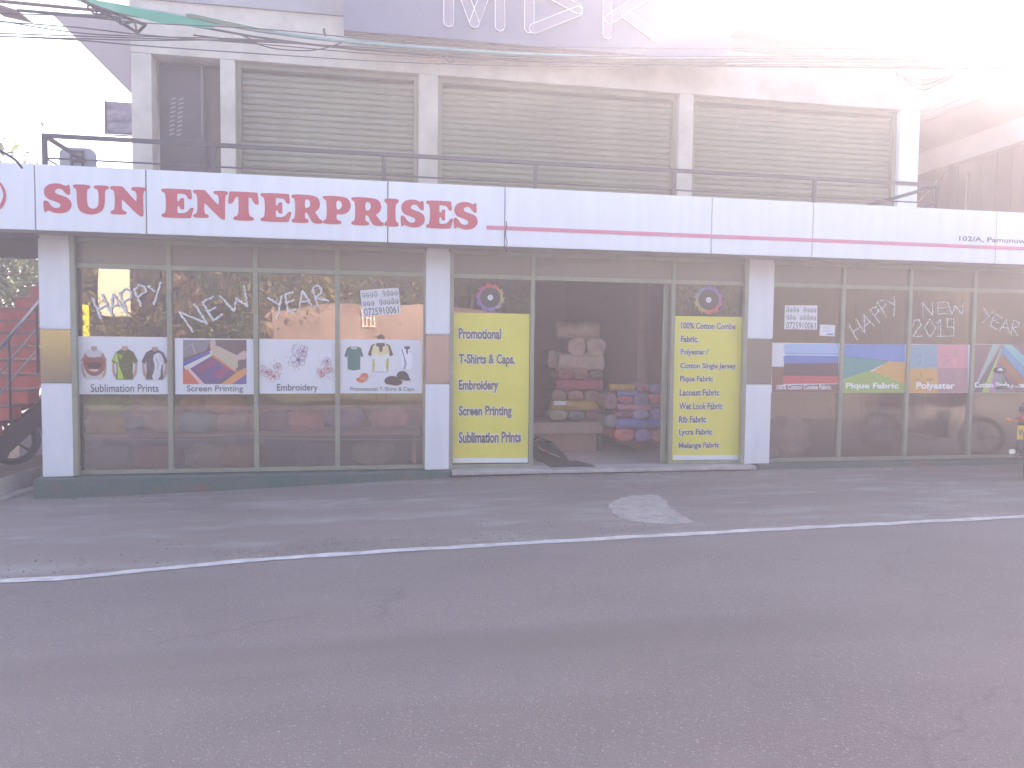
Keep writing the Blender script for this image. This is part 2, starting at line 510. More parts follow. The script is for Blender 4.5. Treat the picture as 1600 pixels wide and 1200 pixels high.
# window frames and panes
def bay(x0, x1, lower=True, gl=glass_win, z0=PZ0):
    f = MB()
    t, d0, d1 = .024, 8.56, 8.63
    for x in (x0, x1): f.box(x-t if x == x1 else x, x if x == x1 else x+t, d0, d1, z0, PZ1)
    f.box(x0+t, x1-t, d0+.003, d1, PZ1-.05, PZ1-.002)
    f.box(x0+t, x1-t, d0+.003, d1, TZ-.024, TZ+.024)
    if lower: f.box(x0+t, x1-t, d0+.003, d1, z0, z0+.04)
    w_ = f.build('window_frame', sage, bld)
    boxo('pane', glass_top, w_, x0+t, x1-t, 8.592, 8.598, TZ+.024, PZ1-.05)
    if lower: boxo('pane', gl, w_, x0+t, x1-t, 8.592, 8.598, z0+.04, TZ-.024)
    return w_
L = [-3.245, -2.284, -1.382, -.495, .50]
for a, b in zip(L, L[1:]): bay(a, b)
bay(.78, 1.766, gl=glass_dark, z0=-1.438)
bay(1.766, 3.531, lower=False, z0=-1.438)
bay(3.531, 4.49, gl=glass_dark, z0=-1.438)
Rr = [4.83, 5.842, 6.806, 7.769, 8.72]
for a, b in zip(Rr, Rr[1:]): bay(a, b, gl=glass_right)
for a, b in ((9.05, 10.2), (10.2, 11.4), (11.4, 12.6)): bay(a, b, gl=glass_right)
# jambs beside pillars
boxo('jamb', sage, bld, -3.249, -3.20, 8.50, 8.558, PZ0, PZ1)
boxo('jamb', sage, bld, .776, .82, 8.50, 8.558, -1.438, PZ1)
boxo('jamb', sage, bld, 4.44, 4.489, 8.50, 8.558, -1.438, PZ1)
# glass door leaf slid behind the right side pane
dl = MB()
for a in ((3.47, 3.515), (4.40, 4.44)): dl.box(a[0], a[1], 8.665, 8.70, -1.43, .78)
dl.box(3.516, 4.399, 8.667, 8.698, -1.43, -1.33); dl.box(3.516, 4.399, 8.667, 8.698, .72, .78)
dlo = dl.build('door', sage, bld)
boxo('pane', glass_dark, dlo, 3.516, 4.399, 8.68, 8.686, -1.33, .72)
boxo('track', sage, bld, 3.43, 3.466, 8.64, 8.66, -1.438, .79)
# interior shell
boxo('shop_floor', mat('floor_bed', (.2, .17, .17), .8), bld, -3.56, 13, 8.73, 14.2, -1.8, -1.4505)
fl = []
me_t = None
for i in range(16):
    for k in range(12):
        x = 1.0+i*.302; y = 8.83+k*.302
        if me_t is None:
            t_o = boxo('floor_tile', tile_mat, None, -.1495, .1495, -.1495, .1495, -.004, .004, bev=.0015); t_o.parent = bld; me_t = t_o.data
            t_o.location = Vector((x, y, -1.4455)) - world_loc(bld)
        else:
            o = bpy.data.objects.new('floor_tile', me_t); col.objects.link(o); o.parent = bld; o.location = Vector((x, y, -1.4455)) - world_loc(bld)
boxo('back_wall', interior_wall, bld, -3.56, 13, 14.0, 14.2, -1.44, 1.55)
boxo('side_wall', interior_wall, bld, -3.56, -3.40, 8.92, 13.99, -1.44, 1.55)
boxo('side_wall', interior_wall, bld, 12.8, 13, 8.92, 13.99, -1.44, 1.55)
boxo('shop_ceiling', mat('ceiling_paint', (.30, .25, .25), .9), bld, -3.38, 12.78, 8.92, 13.98, 1.42, 1.54)
boxo('partition', mat('pink_partition', (.40, .24, .24), .8), bld, 3.56, 3.70, 9.9, 13.98, -1.44, 1.40)
# upper storey: wall pieces, pillars, lintel
UY = 9.8
for a, b in ((-2.985, -2.755), (-1.965, -1.79), (.465, .715), (4.02, 4.23), (7.43, 7.75)):
    boxo('upper_pillar', cream if a < 6 else pillar_white, bld, a, b, UY-.10, UY+.14, 1.70, 3.50, bev=.006)
boxo('lintel', cream, bld, -2.985, 7.75, UY-.103, UY+.16, 3.503, 4.02)
boxo('roof_slab', cream, bld, -3.0, 8.3, UY-.09, UY+5.0, 4.022, 4.14)
boxo('upper_wall', cream, bld, -2.985, 7.75, UY+.45, UY+.6, 1.70, 4.018)
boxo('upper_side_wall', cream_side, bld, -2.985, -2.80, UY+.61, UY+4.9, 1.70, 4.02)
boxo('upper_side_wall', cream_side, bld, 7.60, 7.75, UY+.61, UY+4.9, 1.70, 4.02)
boxo('upper_slab', soffit_mat, bld, -3.56, 13, UY+.002, UY+4.9, 1.56, 1.69)
# dark recess with a slotted door
boxo('recess', dark_door, bld, -2.75, -1.97, UY+.20, UY+.44, 1.70, 3.50)
dd = boxo('door', dark_door, bld, -2.70, -2.20, UY+.165, UY+.195, 1.72, 3.38)
sl = MB()
for r_ in range(2):
    for k in range(9):
        sl.prism([(-2.60+r_*.09-.004*k, UY+.158, 3.06-k*.055), (-2.54+r_*.09-.004*k, UY+.158, 3.085-k*.055), (-2.54+r_*.09-.004*k, UY+.158, 3.065-k*.055), (-2.60+r_*.09-.004*k, UY+.158, 3.04-k*.055)], (0, .006, 0))
sl.build('vent_slots', mat('slot_light', (.35, .28, .30), .7), dd)
boxo('downpipe', mat('pipe_grey', (.18, .14, .17), .5), bld, -2.24, -2.215, UY+.12, UY+.145, 2.6, 3.48)
boxo('inner_door', brown_door, bld, -2.12, -1.975, UY+.10, UY+.14, 1.72, 3.40)
boxo('crate_stack', brown_door, bld, -2.5, -2.05, UY+.05, UY+.16, 1.72, 1.98)
# roller shutters
def shutter(x0, x1, top=3.44):
    root = MB()
    for x in (x0, x1-.05): root.box(x, x+.05, UY-.03, UY+.05, 1.70, top+.06)
    root.box(x0+.052, x1-.052, UY-.02, UY+.10, top, top+.06)
    s = root.build('roller_shutter', shutter_mat, bld)
    pitch = .0775
    n = int((top-1.70)/pitch)
    me0 = None
    for i in range(n):
        z = 1.70+i*pitch
        if me0 is None:
            b = MB(); X0, X1 = x0+.052, x1-.052
            pr = [(0, .0), (.010, .006), (.018, .022), (.020, .038), (.014, .056), (.003, .068), (0, .075)]
            va = [b.bm.verts.new((X0, UY+.05-p[0], z+p[1])) for p in pr]; vb = [b.bm.verts.new((X1, UY+.05-p[0], z+p[1])) for p in pr]
            for k in range(len(pr)-1):
                b.bm.faces.new((va[k], vb[k], vb[k+1], va[k+1]))
            b.bm.faces.new((va[-1], vb[-1], vb[0], va[0]))
            o = b.build('slat', shutter_mat, s); me0 = o.data; l0 = Vector(o.location)
        else:
            o = bpy.data.objects.new('slat', me0); col.objects.link(o); o.parent = s
            o.location = l0+Vector((0, 0, i*pitch))
shutter(-1.785, .46)
shutter(.72, 4.015)
shutter(4.235, 7.425)
# splayed eave wall at the left end, tall parapet wall, right eave
a, b, c = at(85, 26, UY), at(208, 30, UY), at(208, 150, UY)
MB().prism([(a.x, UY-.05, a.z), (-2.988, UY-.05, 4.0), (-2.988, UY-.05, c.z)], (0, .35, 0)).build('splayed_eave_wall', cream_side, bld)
boxo('parapet_wall', grey_plaster, bld, -2.985, 4.6, UY-.12, UY+.02, 4.142, 4.62)
boxo('parapet_wall', mat('purple_band', (.22, .17, .21), .8, var=.2), bld, -2.985, 4.6, UY-.16, UY+.02, 4.622, 6.2)
boxo('parapet_wall', grey_plaster, bld, 4.602, 7.9, UY-.12, UY+.02, 4.142, 4.30)
e0, e1 = at(1340, 68, 9.2), at(1520, 92, 9.2)
boxo('eave', mat('eave_dark', (.16, .13, .17), .7, var=.3), bld, 4.75, e1.x, 9.2, 10.6, 4.32, 4.55, bev=.01)

# ------------------------------------------------------------------ balcony railing
rl = empty('balcony_railing', (0, 8.25, 1.7), 'dark steel balcony railing standing behind the white signboard', 'railing')
ry = 8.27
MB().box(-3.39, 6.92, ry-.02, ry+.02, 2.07, 2.11).build('top_rail', dark_steel, rl)
MB().tube([(-3.37, ry, 1.865), (6.90, ry, 1.865)], .010, 6).build('mid_rail', dark_steel, rl)
for x in (-3.37, -1.75, .022, 1.72, 3.38, 5.19, 6.89):
    boxo('post', dark_steel, rl, x-.022, x+.022, ry-.018, ry+.018, 1.70, 2.068)
for x in (-3.37, 6.90):
    MB().box(x-.018, x+.018, ry+.023, 9.68, 2.07, 2.105).build('side_rail', dark_steel, rl)
    MB().tube([(x, ry+.02, 1.865), (x, 9.68, 1.865)], .009, 6).build('side_rail', dark_steel, rl)
    boxo('post', dark_steel, rl, x-.02, x+.02, 9.64, 9.68, 1.70, 2.068)

# ------------------------------------------------------------------ signboard with cut letters
sg = empty('shop_signboard', (0, 8.1, 1.44), 'long white fascia signboard with big red lettering along the shopfront', 'signboard')
J = [-6.4, -3.40, -2.368, .063, 1.343, 3.79, 5.082, 7.608, 10.1, 13]
for a, b in zip(J, J[1:]):
    boxo('panel', white_panel, sg, a+.006, b-.006, 8.10, 8.13, FB, FT, bev=.003)
boxo('backing', mat('joint_dark', (.08, .07, .08), .8), sg, -6.4, 13, 8.1315, 8.148, FB+.003, FT-.003)
# loose wire hanging over one joint
GL = {
 'I': ([(8,0),(92,0),(99,8),(92,15),(76,20),(76,80),(92,85),(99,92),(92,100),(8,100),(1,92),(8,85),(24,80),(24,20),(8,15),(1,8)],),
 'E': ([(3,0),(88,0),(90,6),(98,34),(96,38),(88,37),(78,22),(66,17),(50,17),(48,20),(48,41),(54,42),(57,30),(68,30),(69,34),(69,68),(66,70),(57,68),(54,57),(48,57),(48,82),(50,84),(66,84),(76,80),(82,66),(92,66),(93,70),(91,98),(88,100),(3,100),(0,94),(3,87),(14,84),(14,16),(3,13),(0,6)],),
 'N': ([(3,0),(42,0),(46,7),(42,13),(32,16),(32,54),(36,52),(80,-3),(90,-4),(92,0),(92,84),(99,87),(101,93),(98,100),(62,100),(58,93),(62,87),(74,84),(74,50),(70,50),(36,99),(32,100),(3,100),(0,93),(3,87),(13,84),(13,16),(3,13),(0,6)],),
 'U': ([(3,100),(45,100),(49,93),(45,87),(38,84),(38,38),(42,22),(54,16),(66,22),(70,38),(70,84),(60,87),(56,93),(60,100),(96,100),(100,93),(96,87),(87,84),(87,36),(80,10),(58,-3),(36,-3),(16,8),(10,34),(10,84),(3,87),(0,93)],),
 'T': ([(20,0),(80,0),(84,7),(80,13),(66,17),(66,80),(68,83),(76,80),(84,60),(96,56),(100,60),(96,98),(92,100),(8,100),(4,98),(0,60),(4,56),(16,60),(24,80),(32,83),(34,80),(34,17),(20,13),(16,7)],),
 'P': ([(3,0),(62,0),(66,7),(62,13),(48,17),(48,34),(52,36),(72,36),(92,46),(100,68),(93,90),(72,100),(3,100),(0,93),(3,87),(14,84),(14,16),(3,13),(0,6)], [(48,52),(60,53),(67,62),(67,76),(60,84),(48,84)]),
 'R': ([(3,0),(52,0),(56,7),(52,13),(43,17),(43,34),(46,38),(52,34),(62,10),(72,0),(96,0),(101,6),(98,13),(90,16),(82,30),(74,40),(88,50),(93,70),(86,92),(64,100),(3,100),(0,93),(3,87),(12,84),(12,16),(3,13),(0,6)], [(43,53),(54,54),(60,62),(60,76),(54,84),(43,84)]),
 'S': ([(3,0),(9,0),(16,8),(40,-3),(76,-1),(97,16),(99,38),(86,54),(58,62),(42,68),(41,78),(52,85),(66,83),(78,68),(88,62),(95,66),(93,98),(87,100),(80,93),(60,103),(26,101),(5,86),(3,62),(16,46),(44,38),(60,31),(60,20),(48,14),(30,19),(18,38),(6,42),(0,36)],),
}
def sign_letter(ch, x0, x1, z0, z1):
    me = outline_mesh([chaikin([(float(a), float(b)) for a, b in pl], 2) for pl in GL[ch]], depth=1.)
    xs = [v.co.x for v in me.vertices]; ys = [v.co.y for v in me.vertices]
    a, b, c, d = min(xs), max(xs), min(ys), max(ys)
    for v in me.vertices:
        v.co = Vector((x0+(v.co.x-a)/(b-a)*(x1-x0), 8.097-.0015*v.co.z, z0+(v.co.y-c)/(d-c)*(z1-z0))) - world_loc(sg)
    finish('letter', me, red_letter, sg)
word = [('S', 67, 111), ('U', 114, 170), ('N', 172, 228), ('E', 252, 302), ('N', 301.5, 356), ('T', 356.5, 404), ('E', 407, 455), ('R', 455.5, 504), ('P', 504.5, 548), ('R', 549, 600), ('I', 600.5, 623), ('S', 626, 664), ('E', 666, 708), ('S', 709, 746.5)]
zt_ = at(90, 285, 8.095).z; zb_ = at(90, 333, 8.095).z
for ch, a, b in word:
    ya = 287+(a-67)*.0455; yb = 332+(a-67)*.0415
    sign_letter(ch, at(a, ya, 8.095).x, at(b, ya, 8.095).x, (zb_+at(a, yb, 8.095).z)/2, (zt_+at(a, ya, 8.095).z)/2)
zl = at(1100, 368.5, 8.09).z
boxo('red_stripe', pink_line, sg, at(760, 357, 8.09).x, 13, 8.0945, 8.0975, zl-.021, zl+.021)
q0, q1 = at(1499, 376, 8.09), at(1600, 380, 8.09)
text_mesh('address_lettering', '102/A, Pamunuwa Road, Maharagama', q0.x, q0.x+2.15, zl+.045, zl+.125, 8.094, grey_text, sg, bold=.012)
# crescent logo at the left edge
cc = at(9, 304, 8.09)
arc = [(cc.x-.19+.19*math.cos(R_(55-110*k/12)), cc.z-.01+.19*math.sin(R_(55-110*k/12))) for k in range(13)]
arc += [(cc.x-.225+.20*math.cos(R_(-49+98*k/12)), cc.z+.0+.175*math.sin(R_(-49+98*k/12))) for k in range(13)]
MB().prism([(x, 8.094, z) for x, z in arc], (0, .003, 0)).build('logo_crescent', red_letter, sg)
# loose wire over the joint
MB().tube([at(791, y, 8.07) + Vector((.012*math.sin(y*.4), 0, 0)) for y in (346, 352, 360, 370, 380, 388, 394)], .005, 6).build('hanging_wire', dark_steel, sg)

# ------------------------------------------------------------------ prints: posters on the glass
COLS = {}
def cmat(c, rough=.45):
    k = tuple(round(x, 3) for x in c)
    if k not in COLS: COLS[k] = mat('print_ink_%d' % len(COLS), c, rough)
    return COLS[k]
class Print:                                    # flat print: layers of polygons measured on the poster
    def __init__(s, Y): s.Y = Y; s.v = []; s.f = []; s.mi = []; s.ms = []; s.k = 0
    def poly(s, pts, c, smooth=0):
        if smooth: pts = chaikin(pts, smooth)
        s.k += 1
        y = s.Y-.0004*s.k
        b = len(s.v)
        for p in pts:
            w_ = at(p[0], p[1], s.Y); s.v.append((w_.x, y, w_.z))
        m = cmat(c)
        if m not in s.ms: s.ms.append(m)
        s.f.append(list(range(b, b+len(pts)))); s.mi.append(s.ms.index(m))
    def line(s, pts, c, w=.5):
        for p, q in zip(pts, pts[1:]):
            d = Vector((q[0]-p[0], q[1]-p[1]))
            if d.length == 0: continue
            n = Vector((-d.y, d.x)).normalized()*w*.5
            e = d.normalized()*w*.2
            s.poly([(p[0]-e.x+n.x, p[1]-e.y+n.y), (q[0]+e.x+n.x, q[1]+e.y+n.y), (q[0]+e.x-n.x, q[1]+e.y-n.y), (p[0]-e.x-n.x, p[1]-e.y-n.y)], c)
            s.k -= .9
    def ell(s, cx, cy, rx, ry, c, n=14, rot=0):
        s.poly([(cx+rx*math.cos(6.2832*k/n)*math.cos(rot)-ry*math.sin(6.2832*k/n)*math.sin(rot), cy+rx*math.cos(6.2832*k/n)*math.sin(rot)+ry*math.sin(6.2832*k/n)*math.cos(rot)) for k in range(n)], c)
    def build(s, parent, name='print'):
        me = bpy.data.meshes.new(name)
        o_ = world_loc(parent)
        me.from_pydata([tuple(Vector(v)-o_) for v in s.v], [], s.f)
        for m in s.ms: me.materials.append(m)
        for p, i in zip(me.polygons, s.mi): p.material_index = i
        o = bpy.data.objects.new(name, me); col.objects.link(o); o.parent = parent
        return o
PY = 8.588
def poster(x0, y0, x1, y1, label, m=poster_white, name='poster', cat='poster', group='printed posters on the shop windows'):
    """a sheet stuck on the glass; corners measured on the photograph"""
    a, b = at(x0, y0, PY), at(x1, y1, PY)
    z0, z1 = at((x0+x1)/2, y1, PY).z, at((x0+x1)/2, y0, PY).z
    e = empty(name, ((a.x+b.x)/2, PY, z0), label, cat, group)
    boxo('sheet', m, e, a.x, b.x, PY-.0005, PY+.003, z0, z1)
    return e
def ptext(par, s, x0, x1, y0, y1, m, bold=0., lift=.006, halo=None, n='lettering'):
    ym = (y0+y1)/2
    a, b = at(x0, ym, PY), at(x1, ym, PY)
    zt, zb = at((x0+x1)/2, y0, PY).z, at((x0+x1)/2, y1, PY).z
    if halo:
        g = .008
        text_mesh('lettering_edge', s, a.x-g, b.x+g, zb-g, zt+g, PY-lift+.0007, halo, par, bold=bold+.045)
    return text_mesh(n, s, a.x, b.x, zb, zt, PY-lift, m, par, bold=bold)
INK = mat('poster_ink', (.10, .085, .11), .5)
SKIN = (.50, .30, .22)
def tee(P, cx, top, w, h, c, sleeve=.24, neck=True, arms=True):
    """torso in a T-shirt: body outline, arms and neck"""
    x = lambda t: cx+t*w
    y = lambda t: top+t*h
    if arms:
        for sg_ in (-1, 1):
            P.poly([(x(.44*sg_), y(.38)), (x(.50*sg_), y(.45)), (x(.47*sg_), y(.85)), (x(.30*sg_), y(1.0)), (x(.26*sg_), y(.93)), (x(.38*sg_), y(.75))], SKIN, 1)
    if neck: P.poly([(x(-.11), y(-.06)), (x(.11), y(-.06)), (x(.13), y(.10)), (x(-.13), y(.10))], SKIN)
    P.poly([(x(-.14), y(.03)), (x(0), y(.10)), (x(.14), y(.03)), (x(.34), y(.12)), (x(.52), y(.42)), (x(.38), y(.50)), (x(.33), y(.38)), (x(.31), y(.7)), (x(.34), y(1)), (x(-.34), y(1)), (x(-.31), y(.7)), (x(-.33), y(.38)), (x(-.38), y(.50)), (x(-.52), y(.42)), (x(-.34), y(.12))], c)
# 1 sublimation prints
e = poster(121, 526, 265, 616, 'white poster of three T-shirt torsos reading Sublimation Prints, on the leftmost pane')
P = Print(PY-.0015)
tee(P, 147, 544, 40, 49, (.60, .55, .57))
P.poly([(127, 563), (133, 551), (139, 560), (138, 570)], (.42, .20, .13)); P.poly([(167, 563), (161, 551), (155, 560), (156, 570)], (.42, .20, .13))
P.poly([(129, 562), (138, 557), (147, 559), (156, 557), (166, 562), (163, 580), (152, 588), (141, 587), (133, 579)], (.30, .10, .06), 2)
P.poly([(135, 566), (160, 566), (157, 576), (139, 576)], (.10, .04, .04), 1)
P.poly([(137, 577), (157, 577), (150, 581), (143, 580)], (.75, .55, .5), 1)
tee(P, 195, 544, 40, 49, (.13, .12, .03))
P.poly([(176, 563), (183, 550), (186, 570), (194, 592), (184, 592), (184, 566)], (.45, .60, .05))
P.poly([(184, 552), (193, 556), (188, 562)], (.30, .38, .06))
P.line([(190, 572), (202, 569)], (.3, .3, .12), .8); P.line([(188, 578), (203, 575)], (.3, .3, .12), .6)
tee(P, 242, 545, 40, 48, (.13, .09, .10))
P.poly([(238, 556), (250, 549), (258, 566), (252, 571), (251, 593), (236, 593), (243, 574)], (.66, .64, .68), 1)
P.line([(244, 560), (248, 568), (246, 576)], (.2, .16, .2), .8); P.line([(250, 556), (254, 566)], (.3, .25, .3), .6)
P.line([(235, 560), (232, 572), (240, 580)], (.3, .2, .22), 1)
P.build(e)
ptext(e, 'Sublimation Prints', 142, 248, 600, 612.5, INK, .002)
# 2 screen printing
e = poster(273, 529, 398, 616, 'white poster with a photo of hands at a screen frame, reading Screen Printing')
P = Print(PY-.0015)
P.poly([(286, 531), (385, 531), (385, 600), (286, 600)], (.16, .10, .10))
P.poly([(286, 531), (330, 531), (322, 548), (286, 560)], (.26, .22, .24))
P.line([(300, 538), (306, 553)], (.5, .45, .42), 1.2); P.line([(288, 545), (302, 536)], (.4, .36, .36), 1)
P.poly([(286, 570), (330, 548), (370, 575), (330, 600), (300, 600)], (.72, .66, .60))
P.poly([(286, 565), (326, 549), (330, 552), (286, 573)], (.10, .10, .38))
P.poly([(297, 576), (331, 556), (368, 580), (338, 600), (316, 600)], (.16, .08, .22))
P.poly([(305, 576), (331, 562), (340, 567), (312, 584)], (.30, .07, .14))
P.poly([(334, 586), (352, 572), (360, 577), (344, 592)], (.36, .07, .16))
P.poly([(329, 556), (333, 554), (372, 579), (368, 582)], (.70, .22, .04))
P.poly([(286, 580), (296, 576), (318, 600), (286, 600)], (.66, .14, .06))
P.poly([(290, 574), (297, 576), (320, 600), (312, 600)], (.75, .5, .48))
P.poly([(346, 600), (372, 580), (385, 574), (385, 586), (362, 600)], (.72, .30, .10))
P.poly([(333, 542), (340, 540), (372, 556), (372, 574), (366, 578), (331, 553)], (.55, .44, .32))
P.poly([(362, 600), (385, 585), (385, 600)], (.16, .12, .34))
P.poly([(328, 531), (338, 531), (336, 546), (331, 550), (329, 546)], (.62, .42, .36), 1)
P.poly([(385, 546), (374, 552), (364, 561), (368, 565), (376, 562), (385, 562)], (.62, .42, .36), 1)
P.build(e)
ptext(e, 'Screen Printing', 292, 380, 602, 614.5, INK, .004)
# 3 embroidery
e = poster(405, 530, 524, 615, 'white poster of outlined stitched flowers reading Embroidery, on the third pane')
P = Print(PY-.0015)
rr = random.Random(5)
def flower(cx, cy, r, c, fill=None):
    if fill: P.ell(cx, cy, r*.8, r*.8, fill)
    for k in range(5):
        a = k*1.2566+rr.random()
        fx_, fy = cx+r*.62*math.cos(a), cy+r*.62*math.sin(a)
        P.line([(fx_+r*.42*math.cos(t), fy+r*.42*math.sin(t)) for t in np.linspace(0, 6.2832, 9)], c, .55)
    P.ell(cx, cy, r*.18, r*.18, c, 8)
PUR, RED2, GRN, DK = (.26, .10, .30), (.55, .10, .13), (.30, .40, .32), (.25, .2, .27)
flower(466, 562, 12, PUR, (.74, .70, .78)); flower(473, 549, 9, (.32, .08, .26), (.74, .66, .76))
for k in range(26):
    a = rr.uniform(0, 6.28); r = rr.uniform(8, 21)
    cx, cy = 462+r*math.cos(a)*.75, 556+r*math.sin(a)
    P.line([(cx, cy), (cx+rr.uniform(-4, 4), cy+rr.uniform(-4, 4)), (cx+rr.uniform(-5, 5), cy+rr.uniform(-5, 5))], rr.choice([PUR, DK, DK, (.5, .4, .15)]), .4)
P.line([(459, 556), (456, 548), (458, 541), (464, 537)], PUR, .6)
flower(417, 581, 8, RED2, None); flower(428, 588, 9, RED2, None); flower(434, 574, 7, (.5, .25, .25))
flower(502, 582, 7, RED2, (.78, .60, .62)); flower(513, 576, 6.5, RED2, (.78, .62, .64)); flower(511, 564, 6, (.30, .08, .20))
for cx0, cy0 in ((422, 580), (508, 578)):
    for k in range(34):
        a = rr.uniform(0, 6.28); r = rr.uniform(9, 19)
        cx, cy = cx0+r*math.cos(a)*.95, cy0+r*math.sin(a)
        cx = min(max(cx, 407), 521)
        P.line([(cx, cy), (min(522, max(406, cx+rr.uniform(-3, 3))), cy+rr.uniform(-4, 4))], rr.choice([DK, GRN, RED2]), .45)
P.build(e)
ptext(e, 'Embroidery', 433, 496.5, 600, 613.5, INK, .004)
# 4 promotional
e = poster(531.5, 530.5, 659, 614.5, 'white poster of polo shirts and caps reading Promotional T-Shirts & Caps., on the fourth pane')
P = Print(PY-.0015)
def polo(cx, top, w, h, c, cs, cc):
    x = lambda t: cx+t*w
    y = lambda t: top+t*h
    P.poly([(x(-.16), y(0)), (x(.16), y(0)), (x(.36), y(.07)), (x(.5), y(.40)), (x(.36), y(.46)), (x(.33), y(.33)), (x(.33), y(.95)), (x(0), y(1)), (x(-.33), y(.95)), (x(-.33), y(.33)), (x(-.36), y(.46)), (x(-.5), y(.40)), (x(-.36), y(.07))], c)
    for s_ in (-1, 1):
        P.poly([(x(.20*s_), y(.02)), (x(.36*s_), y(.07)), (x(.5*s_), y(.40)), (x(.37*s_), y(.455))], cs)
    P.poly([(x(-.16), y(0)), (x(.16), y(0)), (x(.18), y(.1)), (x(.05), y(.13)), (x(-.05), y(.13)), (x(-.18), y(.1))], cc)
polo(553, 541, 30, 38, (.08, .20, .17), (.07, .17, .15), (.5, .5, .5)); P.ell(558.5, 553, 2.2, 1.1, (.5, .08, .06), 8)
P.line([(538, 557), (543, 560)], (.6, .6, .6), 1)
polo(594.5, 536, 40, 46, (.80, .79, .76), (.16, .08, .04), (.20, .10, .05))
P.poly([(583, 540), (587, 539), (592, 546), (597, 546), (602, 539), (606, 540), (609, 552), (594, 556), (580, 552)], (.75, .66, .36)); P.poly([(590, 537), (599, 537), (597, 549), (594, 551)], (.18, .09, .05))
P.poly([(582, 560), (585, 561), (586, 572), (584, 580), (582, 580)], (.55, .48, .10)); P.poly([(604, 560), (607, 560), (607, 580), (605, 580), (603, 571)], (.55, .48, .10))
P.line([(582, 581), (607, 581)], (.2, .12, .08), .5)
polo(636, 541, 26, 36, (.84, .84, .88), (.80, .80, .86), (.16, .08, .16))
P.line([(628, 546), (632, 560), (633, 570), (630, 577)], (.10, .06, .16), 1.2); P.line([(631, 556), (635, 568), (633, 577)], (.25, .15, .3), .8); P.line([(640, 547), (645, 553), (648, 554)], (.3, .25, .35), .5)
P.poly([(634, 543), (638, 543), (637, 553), (635, 553)], (.16, .08, .16))
P.poly([(555, 592), (562, 590), (564, 584), (571, 582), (576, 586), (574, 593), (567, 598), (561, 597)], (.68, .16, .05), 1)
P.line([(564, 592), (566, 589)], (.8, .8, .8), .8); P.line([(568, 593), (570, 589)], (.8, .8, .8), .8)
P.line([(570, 596), (574, 590), (582, 587), (590, 589), (592, 596), (586, 600), (575, 601)], (.6, .6, .64), .6)
P.poly([(600, 593), (606, 588), (616, 587), (626, 592), (630, 599), (620, 603), (611, 601), (602, 600)], (.10, .05, .05), 1)
P.poly([(619, 588), (622, 581), (630, 579), (637, 583), (640, 592), (643, 593), (638, 595), (629, 594), (622, 591)], (.06, .045, .045), 1)
P.build(e)
ptext(e, 'Promotional T-Shirts & Caps.', 547.5, 648.5, 604.5, 612.5, INK, .004)
# yellow door-side banners
def banner(x0, y0, x1, y1, label):
    e = poster(x0, y0, x1, y1, label, poster_yellow, 'banner', 'banner', 'yellow banners beside the doorway')
    P = Print(PY-.0015)
    P.poly([(x0+.2, y1-7.5), (x1-.2, y1-7.5), (x1-.2, y1-.2), (x0+.2, y1-.2)], (.80, .79, .80))
    P.build(e, 'white_strip')
    return e
e = banner(708, 489.5, 825, 723, 'tall yellow banner at the left of the doorway listing Promotional T-Shirts & Caps.')
WH = white_vinyl
for s, x1, y0, y1 in (('Promotional', 783, 513, 530), ('T-Shirts & Caps.', 804.5, 553, 573), ('Embroidery', 778.5, 593.5, 614), ('Screen Printing', 799.5, 633.5, 654), ('Sublimation Prints', 814, 674, 692)):
    ptext(e, s, 716.5, x1, y0, y1, mat('banner_ink', (.15, .11, .11), .5), .035, .004, WH)
e = banner(1051.5, 494.5, 1162, 718.5, 'tall yellow banner at the right of the doorway listing fabric kinds from 100% Cotton Combe')
for s, x0, x1, y0, y1 in (('100% Cotton Combe', 1064, 1149, 504, 514.5), ('Fabric.', 1063.5, 1091.5, 524.5, 535), ('Polyester /', 1063, 1107, 545, 557), ('Cotton Single Jersey', 1062.5, 1150, 567, 578.5), ('Pique Fabric', 1062, 1114, 587, 599), ('Lacoast Fabric', 1061.5, 1124, 608, 618.5), ('Wet Look Fabric', 1061, 1128.5, 629, 640), ('Rib Fabric', 1060.5, 1103, 650, 660.5), ('Lycra Fabric', 1060.3, 1112.5, 670, 682), ('Melange Fabric', 1060, 1124, 691, 702.5)):
    ptext(e, s, x0, x1, y0, y1, mat('banner_ink', (.15, .11, .11), .5), .035, .004, WH)
# rosette stickers
def rosette(cx, cy, flip, label):
    c = at(cx, cy, PY)
    e = empty('rosette_sticker', (c.x, PY, c.z), label, 'sticker', 'rosette stickers on the door side panes')
    P = Print(PY-.001)
    cl = [(.55, .08, .10), (.55, .13, .10), (.50, .30, .12), (.42, .38, .18), (.30, .28, .26), (.22, .2, .36), (.20, .12, .42), (.24, .12, .40), (.30, .12, .34), (.42, .10, .24)]
    for k in range(10):
        a = k*.6283-1.75+(math.pi*.85 if flip else 0)
        pts = [(cx+r*math.cos(a+da), cy+r*math.sin(a+da)) for r, da in ((15, -.32), (21, -.36), (19, -.2), (24, -.12), (21, .02), (23, .12), (20, .26), (15, .34))]
        P.poly(pts, cl[k])
    P.ell(cx, cy, 16, 16, (.06, .045, .05), 20)
    P.ell(cx, cy, 4.5, 4.5, (.75, .75, .78), 12)
    P.line([(cx-1.4, cy-2), (cx-1.4, cy+2)], (.4, .4, .42), .7); P.line([(cx+1.4, cy-2), (cx+1.4, cy+2)], (.4, .4, .42), .7)
    P.build(e)
rosette(766, 465, False, 'round multicoloured rosette sticker above the left yellow banner')
rosette(1107, 468.5, True, 'round multicoloured rosette sticker above the right yellow banner')
